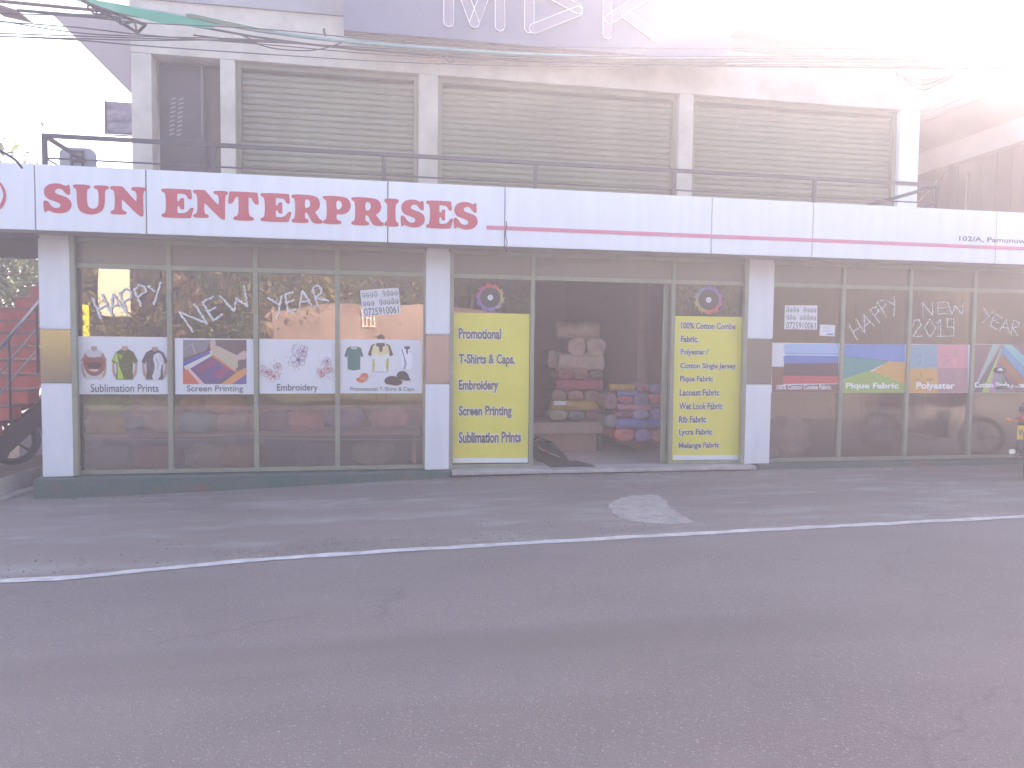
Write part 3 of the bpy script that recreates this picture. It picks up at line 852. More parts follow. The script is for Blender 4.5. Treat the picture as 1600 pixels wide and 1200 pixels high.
# right posters
e = poster(1206, 536, 1310, 613.5, 'poster of folded blue, black and red fabrics reading 100% Cotton Combe Fabric.')
P = Print(PY-.0015)
P.poly([(1206, 573), (1224, 573), (1224, 602), (1310, 600), (1310, 613.3), (1206, 613.3)], (.22, .09, .07))
P.poly([(1224, 540), (1228, 537), (1310, 537), (1310, 555), (1226, 554)], (.34, .48, .74), 0)
P.line([(1226, 552), (1310, 553)], (.2, .3, .55), 1.2)
P.poly([(1224, 557), (1229, 555), (1310, 556), (1310, 567), (1225, 568)], (.10, .17, .50))
P.poly([(1225, 568), (1310, 567), (1310, 588), (1223, 587)], (.08, .035, .05))
P.poly([(1223, 587), (1310, 588), (1310, 599), (1224, 600)], (.55, .06, .07))
P.build(e)
ptext(e, '100% Cotton Combe Fabric.', 1213, 1299, 601, 608.5, WH, .02)
e = poster(1317, 538, 1414.5, 613.5, 'poster of fanned blue, teal, orange and green cloth reading Pique Fabric')
P = Print(PY-.0015)
P.poly([(1317, 538), (1414, 538), (1414, 567), (1385, 564), (1317, 556)], (.10, .22, .56))
P.poly([(1317, 556), (1350, 559), (1388, 564), (1365, 577), (1317, 592)], (.06, .30, .30))
P.poly([(1388, 565), (1414, 566), (1414, 600), (1360, 582)], (.62, .34, .06))
P.poly([(1317, 592), (1358, 579), (1414, 600), (1414, 613.3), (1317, 613.3)], (.30, .44, .08))
P.line([(1358, 579), (1388, 565)], (.12, .2, .1), 1); P.line([(1317, 556), (1388, 564)], (.05, .12, .3), .8)
P.line([(1330, 596), (1370, 588)], (.22, .34, .06), 1)
P.build(e)
ptext(e, 'Pique Fabric', 1321, 1403.5, 598, 609.5, WH, .035)
e = poster(1419.5, 538, 1512.5, 614, 'poster of four crumpled fabric squares, blue, pink, orange and mauve, reading Polyester')
P = Print(PY-.0015)
quad = [((1420, 538.3, 1465, 575.5), (.22, .36, .48)), ((1465, 538.3, 1512, 575.5), (.66, .26, .30)), ((1420, 575.5, 1465, 613.6), (.66, .36, .08)), ((1465, 575.5, 1512, 613.6), (.42, .22, .26))]
for (a, b, c, d), cc in quad:
    P.poly([(a, b), (c, b), (c, d), (a, d)], cc)
    for k in range(7):
        x, y = rr.uniform(a+3, c-3), rr.uniform(b+3, d-3)
        mx_, my_ = (a+c)/2, (b+d)/2
        fq = rr.choice([.55, .7, 1.3])
        P.line([(x, y), ((x*2+mx_)/3+rr.uniform(-3, 3), (y*2+my_)/3+rr.uniform(-3, 3)), ((x+mx_*2)/3, (y+my_*2)/3)], tuple(v*fq for v in cc), rr.uniform(.7, 1.6))
P.build(e)
ptext(e, 'Polyester', 1431, 1491.5, 597, 611, WH, .03)
e = poster(1519, 538, 1612, 614, 'poster of coloured diagonal cloth bands reading Cotton Single Jersey, at the right edge')
P = Print(PY-.0015)
P.poly([(1519, 538.3), (1611, 538.3), (1611, 613.6), (1519, 613.6)], (.22, .12, .12))
for k, (c, w_) in enumerate((((.30, .44, .40), 12), ((.30, .18, .30), 7), ((.10, .34, .30), 12), ((.10, .09, .08), 14), ((.36, .50, .10), 10), ((.34, .16, .36), 12), ((.12, .26, .22), 12))):
    o_ = sum(q for _, q in (((0, 12), (0, 7), (0, 12), (0, 14), (0, 10), (0, 12), (0, 12))[:k]))
    a, b = 1519-30+o_, 1519-30+o_+w_
    def clipx(x): return min(max(x, 1519.2), 1566)
    P.poly([(clipx(a+62), 538.5), (clipx(b+62), 538.5), (clipx(b), 613), (clipx(a), 613)], c)
P.poly([(1566, 538.5), (1580, 538.5), (1611, 566), (1611, 584)], (.20, .50, .56)); P.poly([(1563, 548), (1570, 542), (1611, 585), (1611, 604)], (.10, .30, .52)); P.poly([(1560, 562), (1566, 556), (1605, 600), (1596, 606)], (.36, .13, .05))
P.poly([(1558, 570), (1562, 565), (1596, 606), (1585, 606)], (.26, .10, .08))
P.build(e)
ptext(e, 'Cotton Single Jersey', 1522, 1604, 597, 608, WH, .03)
# paper notices with a phone number
def notice(c4, label, num_rot):
    """paper sheet given by its four measured corners (tl, tr, br, bl)"""
    pts = [at(x, y, PY) for x, y in c4]
    cx = sum((p for p in pts), Vector())/4
    e = empty('paper_notice', (cx.x, PY, cx.z), label, 'notice', 'handwritten notices on the glass')
    MB().prism([(p.x, PY-.001, p.z) for p in pts], (0, .003, 0)).build('sheet', poster_white, e)
    tl, tr, br, bl = [Vector(q) for q in c4]
    def uv(u, v): a = tl.lerp(tr, u); b = bl.lerp(br, u); return tuple(a.lerp(b, v))
    P = Print(PY-.0015)
    r_ = random.Random(int(tl.x))
    for row, y0 in ((0, .08), (1, .40)):
        for g in range(9):
            if (g == 4 and row == 0) or (g == 3 and row == 1): continue
            u0 = .04+g*.105; w_ = .085
            cxx, cyy = u0+w_/2, y0+.13
            pts2 = []
            kind = r_.randrange(4)
            for t in np.linspace(0, 5.4+r_.random(), 9):
                pts2.append(uv(cxx+w_*.42*math.cos(t+kind), cyy+.085*math.sin(t+kind)))
            P.line(pts2, (.08, .07, .09), .7)
            P.line([uv(cxx-.01, cyy), uv(cxx+.02, cyy+.04), uv(cxx+.03, cyy-.03)], (.08, .07, .09), .6)
            if kind % 2: P.line([uv(cxx-w_*.3, cyy-.11), uv(cxx, cyy-.14), uv(cxx+w_*.4, cyy-.10)], (.08, .07, .09), .6)
    P.build(e, 'handwriting')
    A = at(*uv(.05, .97), PY); B = at(*uv(.95, .97), PY); C = at(*uv(.05, .70), PY)
    du, dv = (B-A), (C-A)
    def M(p): q = A+du*p.x+dv*p.z; return Vector((q.x, PY-.004, q.z))
    text_mesh('phone_number', '0725910061', 0, 1, 0, 1, 0, INK, e, bold=.0, M=M)
    return e
notice([(562.5, 453.5), (622.5, 449.5), (626.5, 490), (567, 495)], 'tilted white paper notice with phone number 0725910061 on the fourth pane', 0)
notice([(1226.5, 477), (1277, 477), (1276.5, 515), (1225.5, 514.5)], 'upright white paper notice with phone number 0725910061 beside the right pillar', 0)
pts = [at(x, y, PY) for x, y in ((1281.5, 507), (1305, 508), (1304, 525.5), (1280.5, 524.5))]
e = empty('small_notice', tuple(pts[0]), 'small white card stuck low beside the right paper notice', 'card')
MB().prism([(p.x, PY-.001, p.z) for p in pts], (0, .003, 0)).build('sheet', poster_white, e)
P = Print(PY-.0015)
for y in (510.5, 512.5, 516, 518.5): P.line([(1286, y), (1299, y+.3)], (.35, .33, .5), .5)
P.poly([(1292, 521), (1302.5, 521.3), (1302.3, 523.6), (1292, 523.4)], (.2, .25, .55))
P.build(e)

# ------------------------------------------------------------------ tinsel greetings
def ico():
    t = (1+5**.5)/2
    v = [(-1, t, 0), (1, t, 0), (-1, -t, 0), (1, -t, 0), (0, -1, t), (0, 1, t), (0, -1, -t), (0, 1, -t), (t, 0, -1), (t, 0, 1), (-t, 0, -1), (-t, 0, 1)]
    f = [(0, 11, 5), (0, 5, 1), (0, 1, 7), (0, 7, 10), (0, 10, 11), (1, 5, 9), (5, 11, 4), (11, 10, 2), (10, 7, 6), (7, 1, 8), (3, 9, 4), (3, 4, 2), (3, 2, 6), (3, 6, 8), (3, 8, 9), (4, 9, 5), (2, 4, 11), (6, 2, 10), (8, 6, 7), (9, 8, 1)]
    k = 1/math.sqrt(1+t*t)
    return [(a*k, b*k, c*k) for a, b, c in v], f
IV, IF = ico()
def greeting(org, sca, letters, label, rad=.011):
    x0, y0 = org
    cpts = [p for l in letters for st in l for p in st]
    c = at(x0+sum(p[0] for p in cpts)/len(cpts)/sca, y0+sum(p[1] for p in cpts)/len(cpts)/sca, PY)
    e = empty('tinsel_greeting', (c.x, PY, c.z), label, 'decoration', 'white tinsel greeting words on the glass')
    r_ = random.Random(int(cpts[0][0]))
    for l in letters:
        v, f = [], []
        for st in l:
            W = [at(x0+p[0]/sca, y0+p[1]/sca, PY-.013) for p in st]
            for a, b in zip(W, W[1:]):
                n = max(2, int((b-a).length/.0085))
                for k in range(n+1):
                    q = a.lerp(b, k/n)+Vector((r_.gauss(0, .0035), r_.uniform(-.003, .003), r_.gauss(0, .0035)))-Vector(e.location)
                    rr_ = rad*r_.uniform(.6, 1.25); bb = len(v)
                    v += [(q.x+i[0]*rr_, q.y+i[1]*rr_*.8, q.z+i[2]*rr_) for i in IV]
                    f += [(i[0]+bb, i[1]+bb, i[2]+bb) for i in IF]
        me = bpy.data.meshes.new('letter'); me.from_pydata(v, [], f)
        finish('letter', me, tinsel, e)
greeting((0, 240), 4, [
    [[(580, 905), (632, 1035)], [(640, 885), (700, 1010)], [(605, 975), (672, 945)]],
    [[(690, 1008), (708, 880), (785, 985)], [(695, 955), (755, 940)]],
    [[(748, 872), (790, 990)], [(748, 872), (785, 845), (822, 865), (822, 895), (765, 930)]],
    [[(838, 850), (880, 952)], [(838, 850), (868, 822), (905, 832), (912, 862), (862, 895)]],
    [[(925, 828), (965, 862)], [(1005, 802), (962, 940)]]], 'white tinsel word HAPPY slanting up on the leftmost pane')
greeting((0, 240), 4, [
    [[(1205, 1112), (1120, 990), (1292, 1062), (1215, 942)]],
    [[(1390, 1005), (1332, 1042), (1265, 930), (1328, 895)], [(1300, 985), (1345, 965)]],
    [[(1375, 890), (1462, 985), (1478, 905), (1545, 955), (1525, 825)]]], 'white tinsel word NEW slanting up on the second pane')
greeting((400, 240), 4, [
    [[(70, 900), (150, 950)], [(160, 888), (132, 1032)]],
    [[(232, 862), (180, 882), (202, 990), (252, 975)], [(192, 932), (238, 915)]],
    [[(270, 970), (290, 858), (352, 958)], [(278, 932), (335, 918)]],
    [[(352, 838), (388, 958)], [(352, 838), (385, 824), (410, 848), (405, 878), (368, 900), (452, 920)]]], 'white tinsel word YEAR on the third pane')
greeting((1200, 240), 4, [
    [[(505, 1070), (560, 1165)], [(550, 1035), (605, 1120)], [(530, 1115), (580, 1080)]],
    [[(605, 1118), (600, 1010), (665, 1078)], [(605, 1075), (640, 1050)]],
    [[(640, 975), (698, 1060)], [(640, 975), (672, 958), (692, 985), (668, 1015)]],
    [[(685, 930), (742, 1022)], [(685, 930), (715, 915), (738, 945), (710, 975)]],
    [[(738, 915), (790, 945)], [(790, 895), (790, 1012)]]], 'thin white tinsel word HAPPY slanting up beside the right pillar', .007)
greeting((1200, 240), 4, [
    [[(970, 1022), (965, 932), (1028, 1010), (1030, 932)]],
    [[(1115, 928), (1062, 930), (1062, 1003), (1118, 1000)], [(1062, 966), (1110, 964)]],
    [[(1122, 930), (1150, 1003), (1170, 950), (1212, 1005), (1222, 928)]]], 'thin white tinsel word NEW above the number 2019', .007)
greeting((1200, 240), 4, [
    [[(905, 1080), (915, 1042), (945, 1038), (955, 1070), (905, 1142), (965, 1142)]],
    [[(1012, 1035), (1050, 1090), (1014, 1148), (978, 1090), (1012, 1035)]],
    [[(1055, 1062), (1080, 1038), (1080, 1142)], [(1050, 1142), (1112, 1142)]],
    [[(1162, 1085), (1122, 1085), (1120, 1032), (1162, 1032), (1160, 1135), (1132, 1142)]]], 'thin white tinsel number 2019 with a diamond zero', .007)
greeting((1200, 240), 4, [
    [[(1350, 965), (1378, 1020)], [(1412, 985), (1340, 1058)]],
    [[(1465, 1030), (1420, 1002), (1390, 1075), (1432, 1100)], [(1405, 1040), (1445, 1060)]],
    [[(1445, 1110), (1488, 1040), (1508, 1118)], [(1460, 1085), (1500, 1090)]],
    [[(1535, 1042), (1520, 1132)], [(1535, 1042), (1572, 1055), (1562, 1085), (1528, 1088), (1560, 1135)]]], 'thin white tinsel word YEAR at the right edge of the shopfront', .007)

# ------------------------------------------------------------------ fabric rolls and bundles inside
FM = {}
def fab(c):
    k = tuple(c)
    if k not in FM: FM[k] = mat('wrapped_fabric_%d' % len(FM), c, .55, coat=.6, var=.25, vscale=7, bump=.5, bscale=14)
    return FM[k]
def roll_obj(name, label, cat, box, Y, c, end=False, group=None, depth=.5, flat=1.):
    x0, y0, x1, y1 = box
    A, B = at(x0, y1, Y), at(x1, y0, Y)
    hx, hz = (B.x-A.x)/2, (B.z-A.z)/2
    cx, cz = (A.x+B.x)/2, (A.z+B.z)/2
    bm_ = MB()
    n, seg = 9, 22
    r_ = random.Random(int(x0*7+y0))
    ph = [r_.uniform(0, 6) for _ in range(5)]
    L_ = depth if end else hx*2
    rings = []
    prof = [(0, .0), (.004, .18), (0.0, .2), (.0, .45), (.004, .5), (0.0, .85), (.02, .97), (.05, 1.)]
    full = [(t*L_, r) for t, r in prof] + [(L_*k/8, 1.) for k in range(1, 8)] + [(L_-t*L_, r) for t, r in prof[::-1]]
    for t, r in full:
        ring = []
        for k in range(seg):
            a = 2*math.pi*k/seg
            wv = 1+.05*math.sin(3*a+ph[0]+t*6)+.035*math.sin(7*a+ph[1]-t*11)+.03*math.sin(t*25+ph[2])*(r > .9)
            ca, sa = math.cos(a), math.sin(a)
            e_ = .8
            ca, sa = math.copysign(abs(ca)**e_, ca), math.copysign(abs(sa)**e_, sa)
            if end: p = (cx+hx*r*ca*wv, Y+t, cz+hz*r*sa*wv)
            else: p = (A.x+t, Y+hz+hz*1.1*r*ca*wv, cz+hz*r*sa*wv)
            ring.append(bm_.bm.verts.new(p))
        rings.append(ring)
    for a, b in zip(rings, rings[1:]):
        for k in range(seg):
            f = bm_.bm.faces.new((a[k], a[(k+1) % seg], b[(k+1) % seg], b[k])); f.smooth = True
    o = bm_.build(name, fab(c))
    return tag(o, label, cat, group)
def O(b): return (820+b[0]/4, 440+b[1]/4, 820+b[2]/4, 440+b[3]/4)
G1, G2 = 'fabric rolls stacked on the low table', 'bagged fabric stacked on the shop floor'
CRM, CRM2 = (.62, .42, .34), (.66, .46, .38)
YS = 9.9
stack1 = [
    ((200, 250, 475, 362), CRM, 0, 'cream fabric roll lying on top of the left stack'),
    ((272, 350, 385, 468), CRM2, 1, 'cream roll end, the left one under the top roll'),
    ((385, 350, 510, 466), CRM2, 1, 'cream roll end, the right one under the top roll'),
    ((140, 425, 208, 540), (.50, .33, .28), 1, 'dull cream bundle end at the left of the cream roll pair'),
    ((208, 445, 502, 560), CRM2, 0, 'long cream fabric roll under the two cream roll ends'),
    ((205, 545, 305, 612), (.42, .05, .07), 1, 'red bundle end under the long cream roll'),
    ((305, 550, 405, 612), (.34, .10, .09), 1, 'brownish red bundle end beside the red one'),
    ((405, 552, 495, 612), (.16, .06, .08), 1, 'dark maroon bundle end at the right of its row'),
    ((190, 605, 495, 685), (.45, .02, .08), 0, 'crimson fabric roll in the middle of the left stack'),
    ((165, 680, 262, 745), (.30, .13, .10), 1, 'brown bundle end at the left above the yellow roll'),
    ((264, 680, 372, 745), (.36, .12, .10), 1, 'reddish brown bundle end in the middle above the yellow roll'),
    ((374, 680, 475, 745), (.38, .14, .13), 1, 'rosy brown bundle end at the right above the yellow roll'),
    ((160, 740, 478, 808), (.62, .34, .04), 0, 'yellow fabric roll with a white tag low in the left stack'),
    ((150, 803, 268, 868), (.48, .36, .20), 1, 'tan roll end at the bottom left of the left stack'),
    ((270, 808, 382, 868), (.24, .18, .18), 1, 'grey roll end at the bottom middle of the left stack'),
    ((384, 805, 474, 868), (.34, .10, .10), 1, 'dull red roll end at the bottom right of the left stack')]
for b, c, en, lb in stack1: roll_obj('fabric_roll', lb, 'fabric roll', O(b), YS, c, bool(en), G1)
tg = O((182, 745, 258, 772)); A, B = at(tg[0], tg[3], YS-.035), at(tg[2], tg[1], YS-.035)
tag(boxo('paper_tag', white_vinyl, None, A.x, B.x, YS-.037, YS-.034, A.z, B.z), 'white paper tag on the yellow fabric roll', 'tag')
YS2 = 9.5
stack2 = [
    ((530, 640, 690, 684), (.62, .36, .05), 0, 'yellow bag on the top left of the right stack'),
    ((705, 635, 780, 690), (.48, .20, .24), 1, 'rose bag on top of the right stack'),
    ((780, 640, 876, 700), (.36, .26, .44), 1, 'mauve bag on the top right of the right stack'),
    ((580, 682, 705, 716), (.26, .22, .52), 0, 'flat violet bag under the yellow one'),
    ((500, 700, 582, 800), (.34, .16, .18), 1, 'dull rose bag bulging at the left of the right stack'),
    ((585, 714, 680, 768), (.62, .16, .26), 1, 'bright pink bag under the flat violet one'),
    ((680, 695, 778, 790), (.24, .20, .36), 1, 'slate blue bag in the middle of the right stack'),
    ((780, 705, 880, 765), (.62, .14, .18), 1, 'coral red bag at the right of the right stack'),
    ((582, 766, 800, 808), (.60, .22, .34), 0, 'long pink bag across the right stack'),
    ((570, 805, 675, 850), (.30, .08, .16), 1, 'wine red bag above the blue roll'),
    ((678, 800, 785, 862), (.44, .30, .52), 1, 'lavender bag above the blue roll'),
    ((788, 790, 880, 862), (.36, .26, .50), 1, 'light purple bag at the right above the blue roll'),
    ((500, 830, 580, 915), (.24, .22, .26), 1, 'grey bag at the left end of the blue roll'),
    ((582, 853, 882, 920), (.20, .20, .56), 0, 'long blue fabric roll low in the right stack'),
    ((556, 918, 690, 998), (.72, .16, .16), 1, 'coral pink roll end on the floor'),
    ((691, 922, 797, 998), (.28, .20, .50), 1, 'violet roll end on the floor'),
    ((800, 922, 872, 998), (.64, .30, .22), 1, 'peach roll end on the floor')]
for b, c, en, lb in stack2: roll_obj('fabric_bag', lb, 'fabric bag', O(b), YS2, c, bool(en), G2, depth=.55)
# low table
A, B = at(829, 678, YS-.12), at(944, 660, YS-.12)
tb = empty('low_table', ((A.x+B.x)/2, YS+.2, -1.44), 'low tan table carrying the left stack of fabric rolls', 'table')
tabm = mat('tan_board', (.48, .34, .28), .6, var=.1)
boxo('top', tabm, tb, A.x-.4, B.x, YS-.12, YS+.75, B.z-.02, B.z, bev=.004)
boxo('apron', tabm, tb, A.x-.38, B.x-.01, YS-.10, YS-.08, A.z, B.z-.021)
for x in (A.x-.36, B.x-.07):
    for y in (YS-.06, YS+.66): boxo('leg', brown_door, tb, x, x+.05, y, y+.05, -1.44, B.z-.021)
boxo('glow_board', mat('warm_glow_tan', (.42, .25, .19), .6, var=.2), tb, A.x-.30, B.x-.08, YS-.02, YS+.0, -1.44, A.z-.01)  # board added to fill the gap; its tan imitates a warm glow
# black bag and mat inside the doorway
k_ = [at(x, y, 9.0) for x, y in ((831, 688), (846, 680), (862, 686), (892, 716), (886, 720), (838, 713), (829, 704))]
bagm = mat('black_bag', (.03, .025, .03), .5, bump=.4, bscale=20)
bgo = empty('black_bag', (1.95, 9.0, -1.44), 'black printed bag slumped on the floor inside the doorway', 'bag')
bb = MB()
pts = [atz(x, y, -1.40) for x, y in ((826, 700), (845, 692), (865, 700), (893, 718), (886, 722), (838, 716))]
body = MB(); n_ = len(pts)
v0 = [body.bm.verts.new((p.x, p.y, -1.438)) for p in pts]
cen = sum(pts, Vector())/n_
v1 = [body.bm.verts.new((cen.x+(p.x-cen.x)*.8, cen.y+(p.y-cen.y)*.8, -1.30 if i in (0, 1, 2) else -1.39)) for i, p in enumerate(pts)]
v2 = [body.bm.verts.new((cen.x+(p.x-cen.x)*.4, cen.y+(p.y-cen.y)*.4, -1.28 if i in (0, 1, 2) else -1.34)) for i, p in enumerate(pts)]
for a, b in ((v0, v1), (v1, v2)):
    for i in range(n_):
        f = body.bm.faces.new((a[i], a[(i+1) % n_], b[(i+1) % n_], b[i])); f.smooth = True
body.bm.faces.new(v2)
body.build('bag_body', bagm, bgo)
P_ = MB()
for k in range(3):
    a = atz(838+k*9, 700+k*2.5, -1.33)
    P_.tube([(a.x, a.y-.10, -1.30-.02*k), (a.x+.10, a.y-.22, -1.372)], .007, 5, mi=1 if k == 1 else 0)
P_.build('printed_stripe', [mat('bag_print_grey', (.45, .5, .5), .5), mat('bag_print_orange', (.6, .2, .05), .5)], bgo)
MB().tube([atz(828, 690, -1.27), atz(842, 683, -1.23), atz(858, 690, -1.27)], .012, 6).build('handle', bagm, bgo)
A, B = atz(848, 722, -1.44), atz(930, 729, -1.44)
MB().prism([(A.x, A.y, -1.4405), (atz(904, 722, -1.44).x, A.y, -1.4405), (B.x, B.y, -1.4405), (atz(858, 729, -1.44).x, B.y, -1.4405)], (0, 0, .012)).build('door_mat', mat('mat_rubber', (.05, .045, .05), .9, bump=.5, bscale=80))
tag(bpy.data.objects['door_mat'], 'thin dark door mat on the threshold of the open doorway', 'door mat')
# rack behind with dark clothes and a light wall strip
# bundles on the low display ledge behind the left windows
lg = empty('display_shelf', (-1.4, 9.3, -1.44), 'low display shelf behind the left windows', 'shelf')
shm = mat('shelf_board', (.62, .50, .46), .6, var=.2)
boxo('shelf_board', shm, lg, -3.3, .45, 8.66, 9.3, -1.045, -1.01)
for x in (-3.25, -1.45, .38): boxo('upright', shm, lg, x, x+.04, 9.0, 9.25, -1.44, -1.046)
BR = 1.6
bc = [((.30, .50, .08), 'lime green'), ((.60, .55, .55), 'clear white'), ((.30, .45, .60), 'pale blue'), ((.62, .58, .60), 'white'), ((.50, .42, .18), 'straw yellow'), ((.45, .18, .14), 'brick red'), ((.20, .42, .52), 'turquoise'), ((.55, .52, .50), 'pale grey'), ((.66, .24, .10), 'orange'), ((.62, .20, .12), 'red orange'), ((.50, .14, .14), 'scarlet'), ((.20, .24, .50), 'navy blue'), ((.60, .30, .34), 'salmon'), ((.14, .13, .18), 'charcoal')]
xb = [-3.0, -2.62, -2.86, -2.42, -3.05, -2.05, -2.06, -1.7, -1.52, -1.78, -.9, -.42, .1, -1.2]
zb = [-.68, -.70, -.87, -.87, -.93, -.68, -.88, -.87, -.88, -.68, -.90, -.88, -.87, -.90]
for i, ((c, nm), x, z) in enumerate(zip(bc, xb, zb)):
    o = MB().blob((x, 8.86+.08*(i % 3), z),   .22, .15, .125, 3, .13, power=.7, seed=i).build('fabric_bundle', fab(tuple(min(.85, q*BR) for q in c)))
    tag(o, nm+' plastic wrapped fabric bundle on the display shelf behind the left windows', 'fabric bundle', 'wrapped bundles behind the left windows')
for i, (x, c, nm) in enumerate(((-3.0, (.24, .30, .28), 'grey green'), (-2.5, (.40, .14, .08), 'rust'), (-1.95, (.56, .54, .56), 'milky white'), (-1.6, (.50, .34, .12), 'ochre'), (-.75, (.16, .18, .3), 'dark blue'), (-.1, (.42, .38, .40), 'dull grey'))):
    o = MB().blob((x, 8.87, -1.29), .25, .17, .14, 3, .10, power=.7, seed=40+i).build('fabric_bundle', fab(c))
    tag(o, nm+' fabric bundle on the floor under the display shelf', 'fabric bundle', 'wrapped bundles under the display shelf')
o = MB().blob((5.35, 8.92, -1.16), .26, .2, .30, 3, .10, power=.8, seed=60).build('fabric_bundle', fab((.62, .58, .6)))
tag(o, 'large white plastic bundle on the floor behind the first right window', 'fabric bundle')
o = MB().blob((5.02, 8.78, -1.36), .10, .07, .09, 2, .1, seed=61).build('paper_bundle', fab((.6, .56, .55)))
tag(o, 'small crumpled white wrapping in the corner behind the first right window', 'wrapping')

# ------------------------------------------------------------------ upper name sign, cut off by the top of the picture
SY = 9.25
a0 = at(537, 47, SY)
ms = empty('name_sign', (2.4, SY, a0.z), 'large dark panel sign with white outlined letters MBK high on the building', 'sign')
boxo('panel', mat('sign_panel', (.14, .12, .20), .3, var=.2, vscale=1), ms, a0.x, 4.5, SY, SY+.06, a0.z, a0.z+1.45, bev=.004)
boxo('panel_edge', mat('sign_edge', (.16, .11, .12), .6), ms, a0.x, 4.5, SY+.062, SY+.09, a0.z-.03, a0.z+1.45)
s_fill = mat('letter_face', (.20, .15, .21), .4)
s_edge = mat('letter_edge', (.85, .85, .88), .4)
def bar_letter(bars):
    ed, fi = MB(), MB()
    k = 0
    for (xa, ya), (xb_, yb), wd in bars:
        a, b = at(xa, ya, SY-.02), at(xb_, yb, SY-.02)
        d = (b-a).normalized(); n = Vector((-d.z, 0, d.x)); r = wd*.5*SY/FPX
        out = []
        for t in range(9): out.append(b+(d*math.sin(math.pi*t/8)+n*math.cos(math.pi*t/8))*r)
        for t in range(9): out.append(a+(-d*math.sin(math.pi*t/8)-n*math.cos(math.pi*t/8))*r)
        y = SY-.02-.004*k; k += 1
        fi.prism([(p.x, y, p.z) for p in out], (0, .02, 0))
        ed.tube([(p.x, y-.002, p.z) for p in out]+[(out[0].x, y-.002, out[0].z)], .0055, 6)
    f = fi.build('letter', s_fill, ms)
    ed.build('outline', s_edge, f)
bar_letter([((701, -60), (701, 34), 15), ((781, -60), (781, 41), 15), ((706, -60), (741, 36), 15), ((776, -58), (741, 36), 15)])
bar_letter([((827, -60), (827, 44), 15), ((836, -22), (903, 14), 15), ((903, 18), (834, 45), 15)])
bar_letter([((949, -60), (949, 54), 14), ((952, 30), (1022, -14), 15), ((978, 24), (1024, 58), 14)])

# ------------------------------------------------------------------ green awning with lattice truss
aw = empty('awning', (0, 7.6, 3.4), 'green translucent awning on a steel lattice frame above the balcony', 'awning')
AZ = 3.42
edge = [atz(x, y, AZ) for x, y in ((-60, -34), (110, -4), (200, 12), (290, 27), (400, 47), (480, 58), (560, 67), (680, 76), (800, 84), (950, 90), (1100, 93), (1300, 95), (1500, 97), (1640, 98))]
gsheet = mat('green_sheet', (.10, .42, .32), .3, var=.2, vscale=3, trans=.0)
gs = gsheet.node_tree
bs = gs.nodes['Principled BSDF']; tl_ = gs.nodes.new('ShaderNodeBsdfTranslucent'); tl_.inputs[0].default_value = (.25, .75, .58, 1)
mx_ = gs.nodes.new('ShaderNodeMixShader'); mx_.inputs[0].default_value = .6
gs.links.new(bs.outputs[0], mx_.inputs[1]); gs.links.new(tl_.outputs[0], mx_.inputs[2]); gs.links.new(mx_.outputs[0], gs.nodes['Material Output'].inputs[0])
MB().tube([p for p in edge], .022, 8).build('edge_tube', mat('teal_paint', (.24, .36, .36), .5, .2, var=.3), aw)
MB().tube([p+Vector((.0, .05, -.055)) for p in edge[2:]], .012, 6).build('lower_tube', dark_steel, aw)
def wedge(px, depths, m, nm):
    MB().prism([at(x, y, d) for (x, y), d in zip(px, depths)], (0, .01, .006)).build(nm, m, aw)
wedge([(96, -6), (150, 1), (225, 16), (292, 27), (342, 37), (330, 45), (250, 36), (160, 13), (135, 6)], [7.0, 7.1, 7.3, 7.5, 7.6, 7.9, 7.8, 7.5, 7.2], gsheet, 'green_sheet')
wedge([(289, 21), (300, 21), (345, 31), (402, 43), (440, 50), (404, 48), (345, 40), (292, 26)], [7.4, 7.4, 7.5, 7.6, 7.7, 7.75, 7.65, 7.5], mat('pale_green_sheet', (.45, .70, .55), .4), 'pale_green_sheet')
tr = MB()
pA = [atz(x, y, z) for x, y, z in ((130, -2, 3.4), (215, 50, 2.95))]
def seg_(a, b, r=.014, bld_=None): (bld_ or tr).tube([a, b], r, 6)
Q = lambda x, y, Y: at(x, y, Y)
seg_(Q(128, 0, 6.9), Q(215, 51, 7.6), .014); seg_(Q(138, 6, 6.9), Q(225, 38, 7.8), .016)
seg_(Q(215, 51, 7.6), Q(228, 38, 7.7), .014)
for a, b in (((138, 6), (137, 13)), ((137, 13), (150, 23)), ((152, 10), (150, 23)), ((150, 23), (175, 22)), ((187, 24), (188, 38)), ((188, 38), (210, 34)), ((210, 32), (214, 50))):
    seg_(Q(*a, 7.2), Q(*b, 7.2), .009)
tr.build('lattice_truss', dark_steel, aw)
tr = MB()
seg_(Q(302, 55, 7.8), Q(402, 67, 7.9), .008); seg_(Q(372, 52, 7.8), Q(398, 64, 7.9), .008, tr)
tr.build('bracket', dark_steel, aw)
tr = MB()
seg_(Q(690, 86, 8.2), Q(704, 99, 8.2), .010); seg_(Q(704, 99, 8.2), Q(712, 88, 8.2), .010, tr)
tr.build('bracket', dark_steel, aw)
tr = MB(); seg_(Q(506, 45, 8.1), Q(508, 56, 8.1), .014, tr)
tr.build('bracket', dark_steel, aw)
t2 = MB()
t2.tube([Q(-20, 0, 7.4), Q(150, 16, 7.7), Q(215, 24, 7.8)], .016, 6)
t2.build('upper_beam', mat('rusty_beam', (.22, .13, .11), .7, .3, var=.4), aw)
MB().tube([Q(26, 16, 7.6), Q(150, 26, 7.8), Q(200, 28, 7.9)], .014, 6).build('lower_beam', dark_steel, aw)
s_ = MB(); s_.prism([Q(-20, 1, 7.6), Q(26, 15, 7.6), Q(28, 18, 7.6), Q(-20, 7, 7.6)], (0, .3, .02)); s_.build('sheet_edge', mat('sheet_edge_brown', (.22, .15, .15), .8), aw)

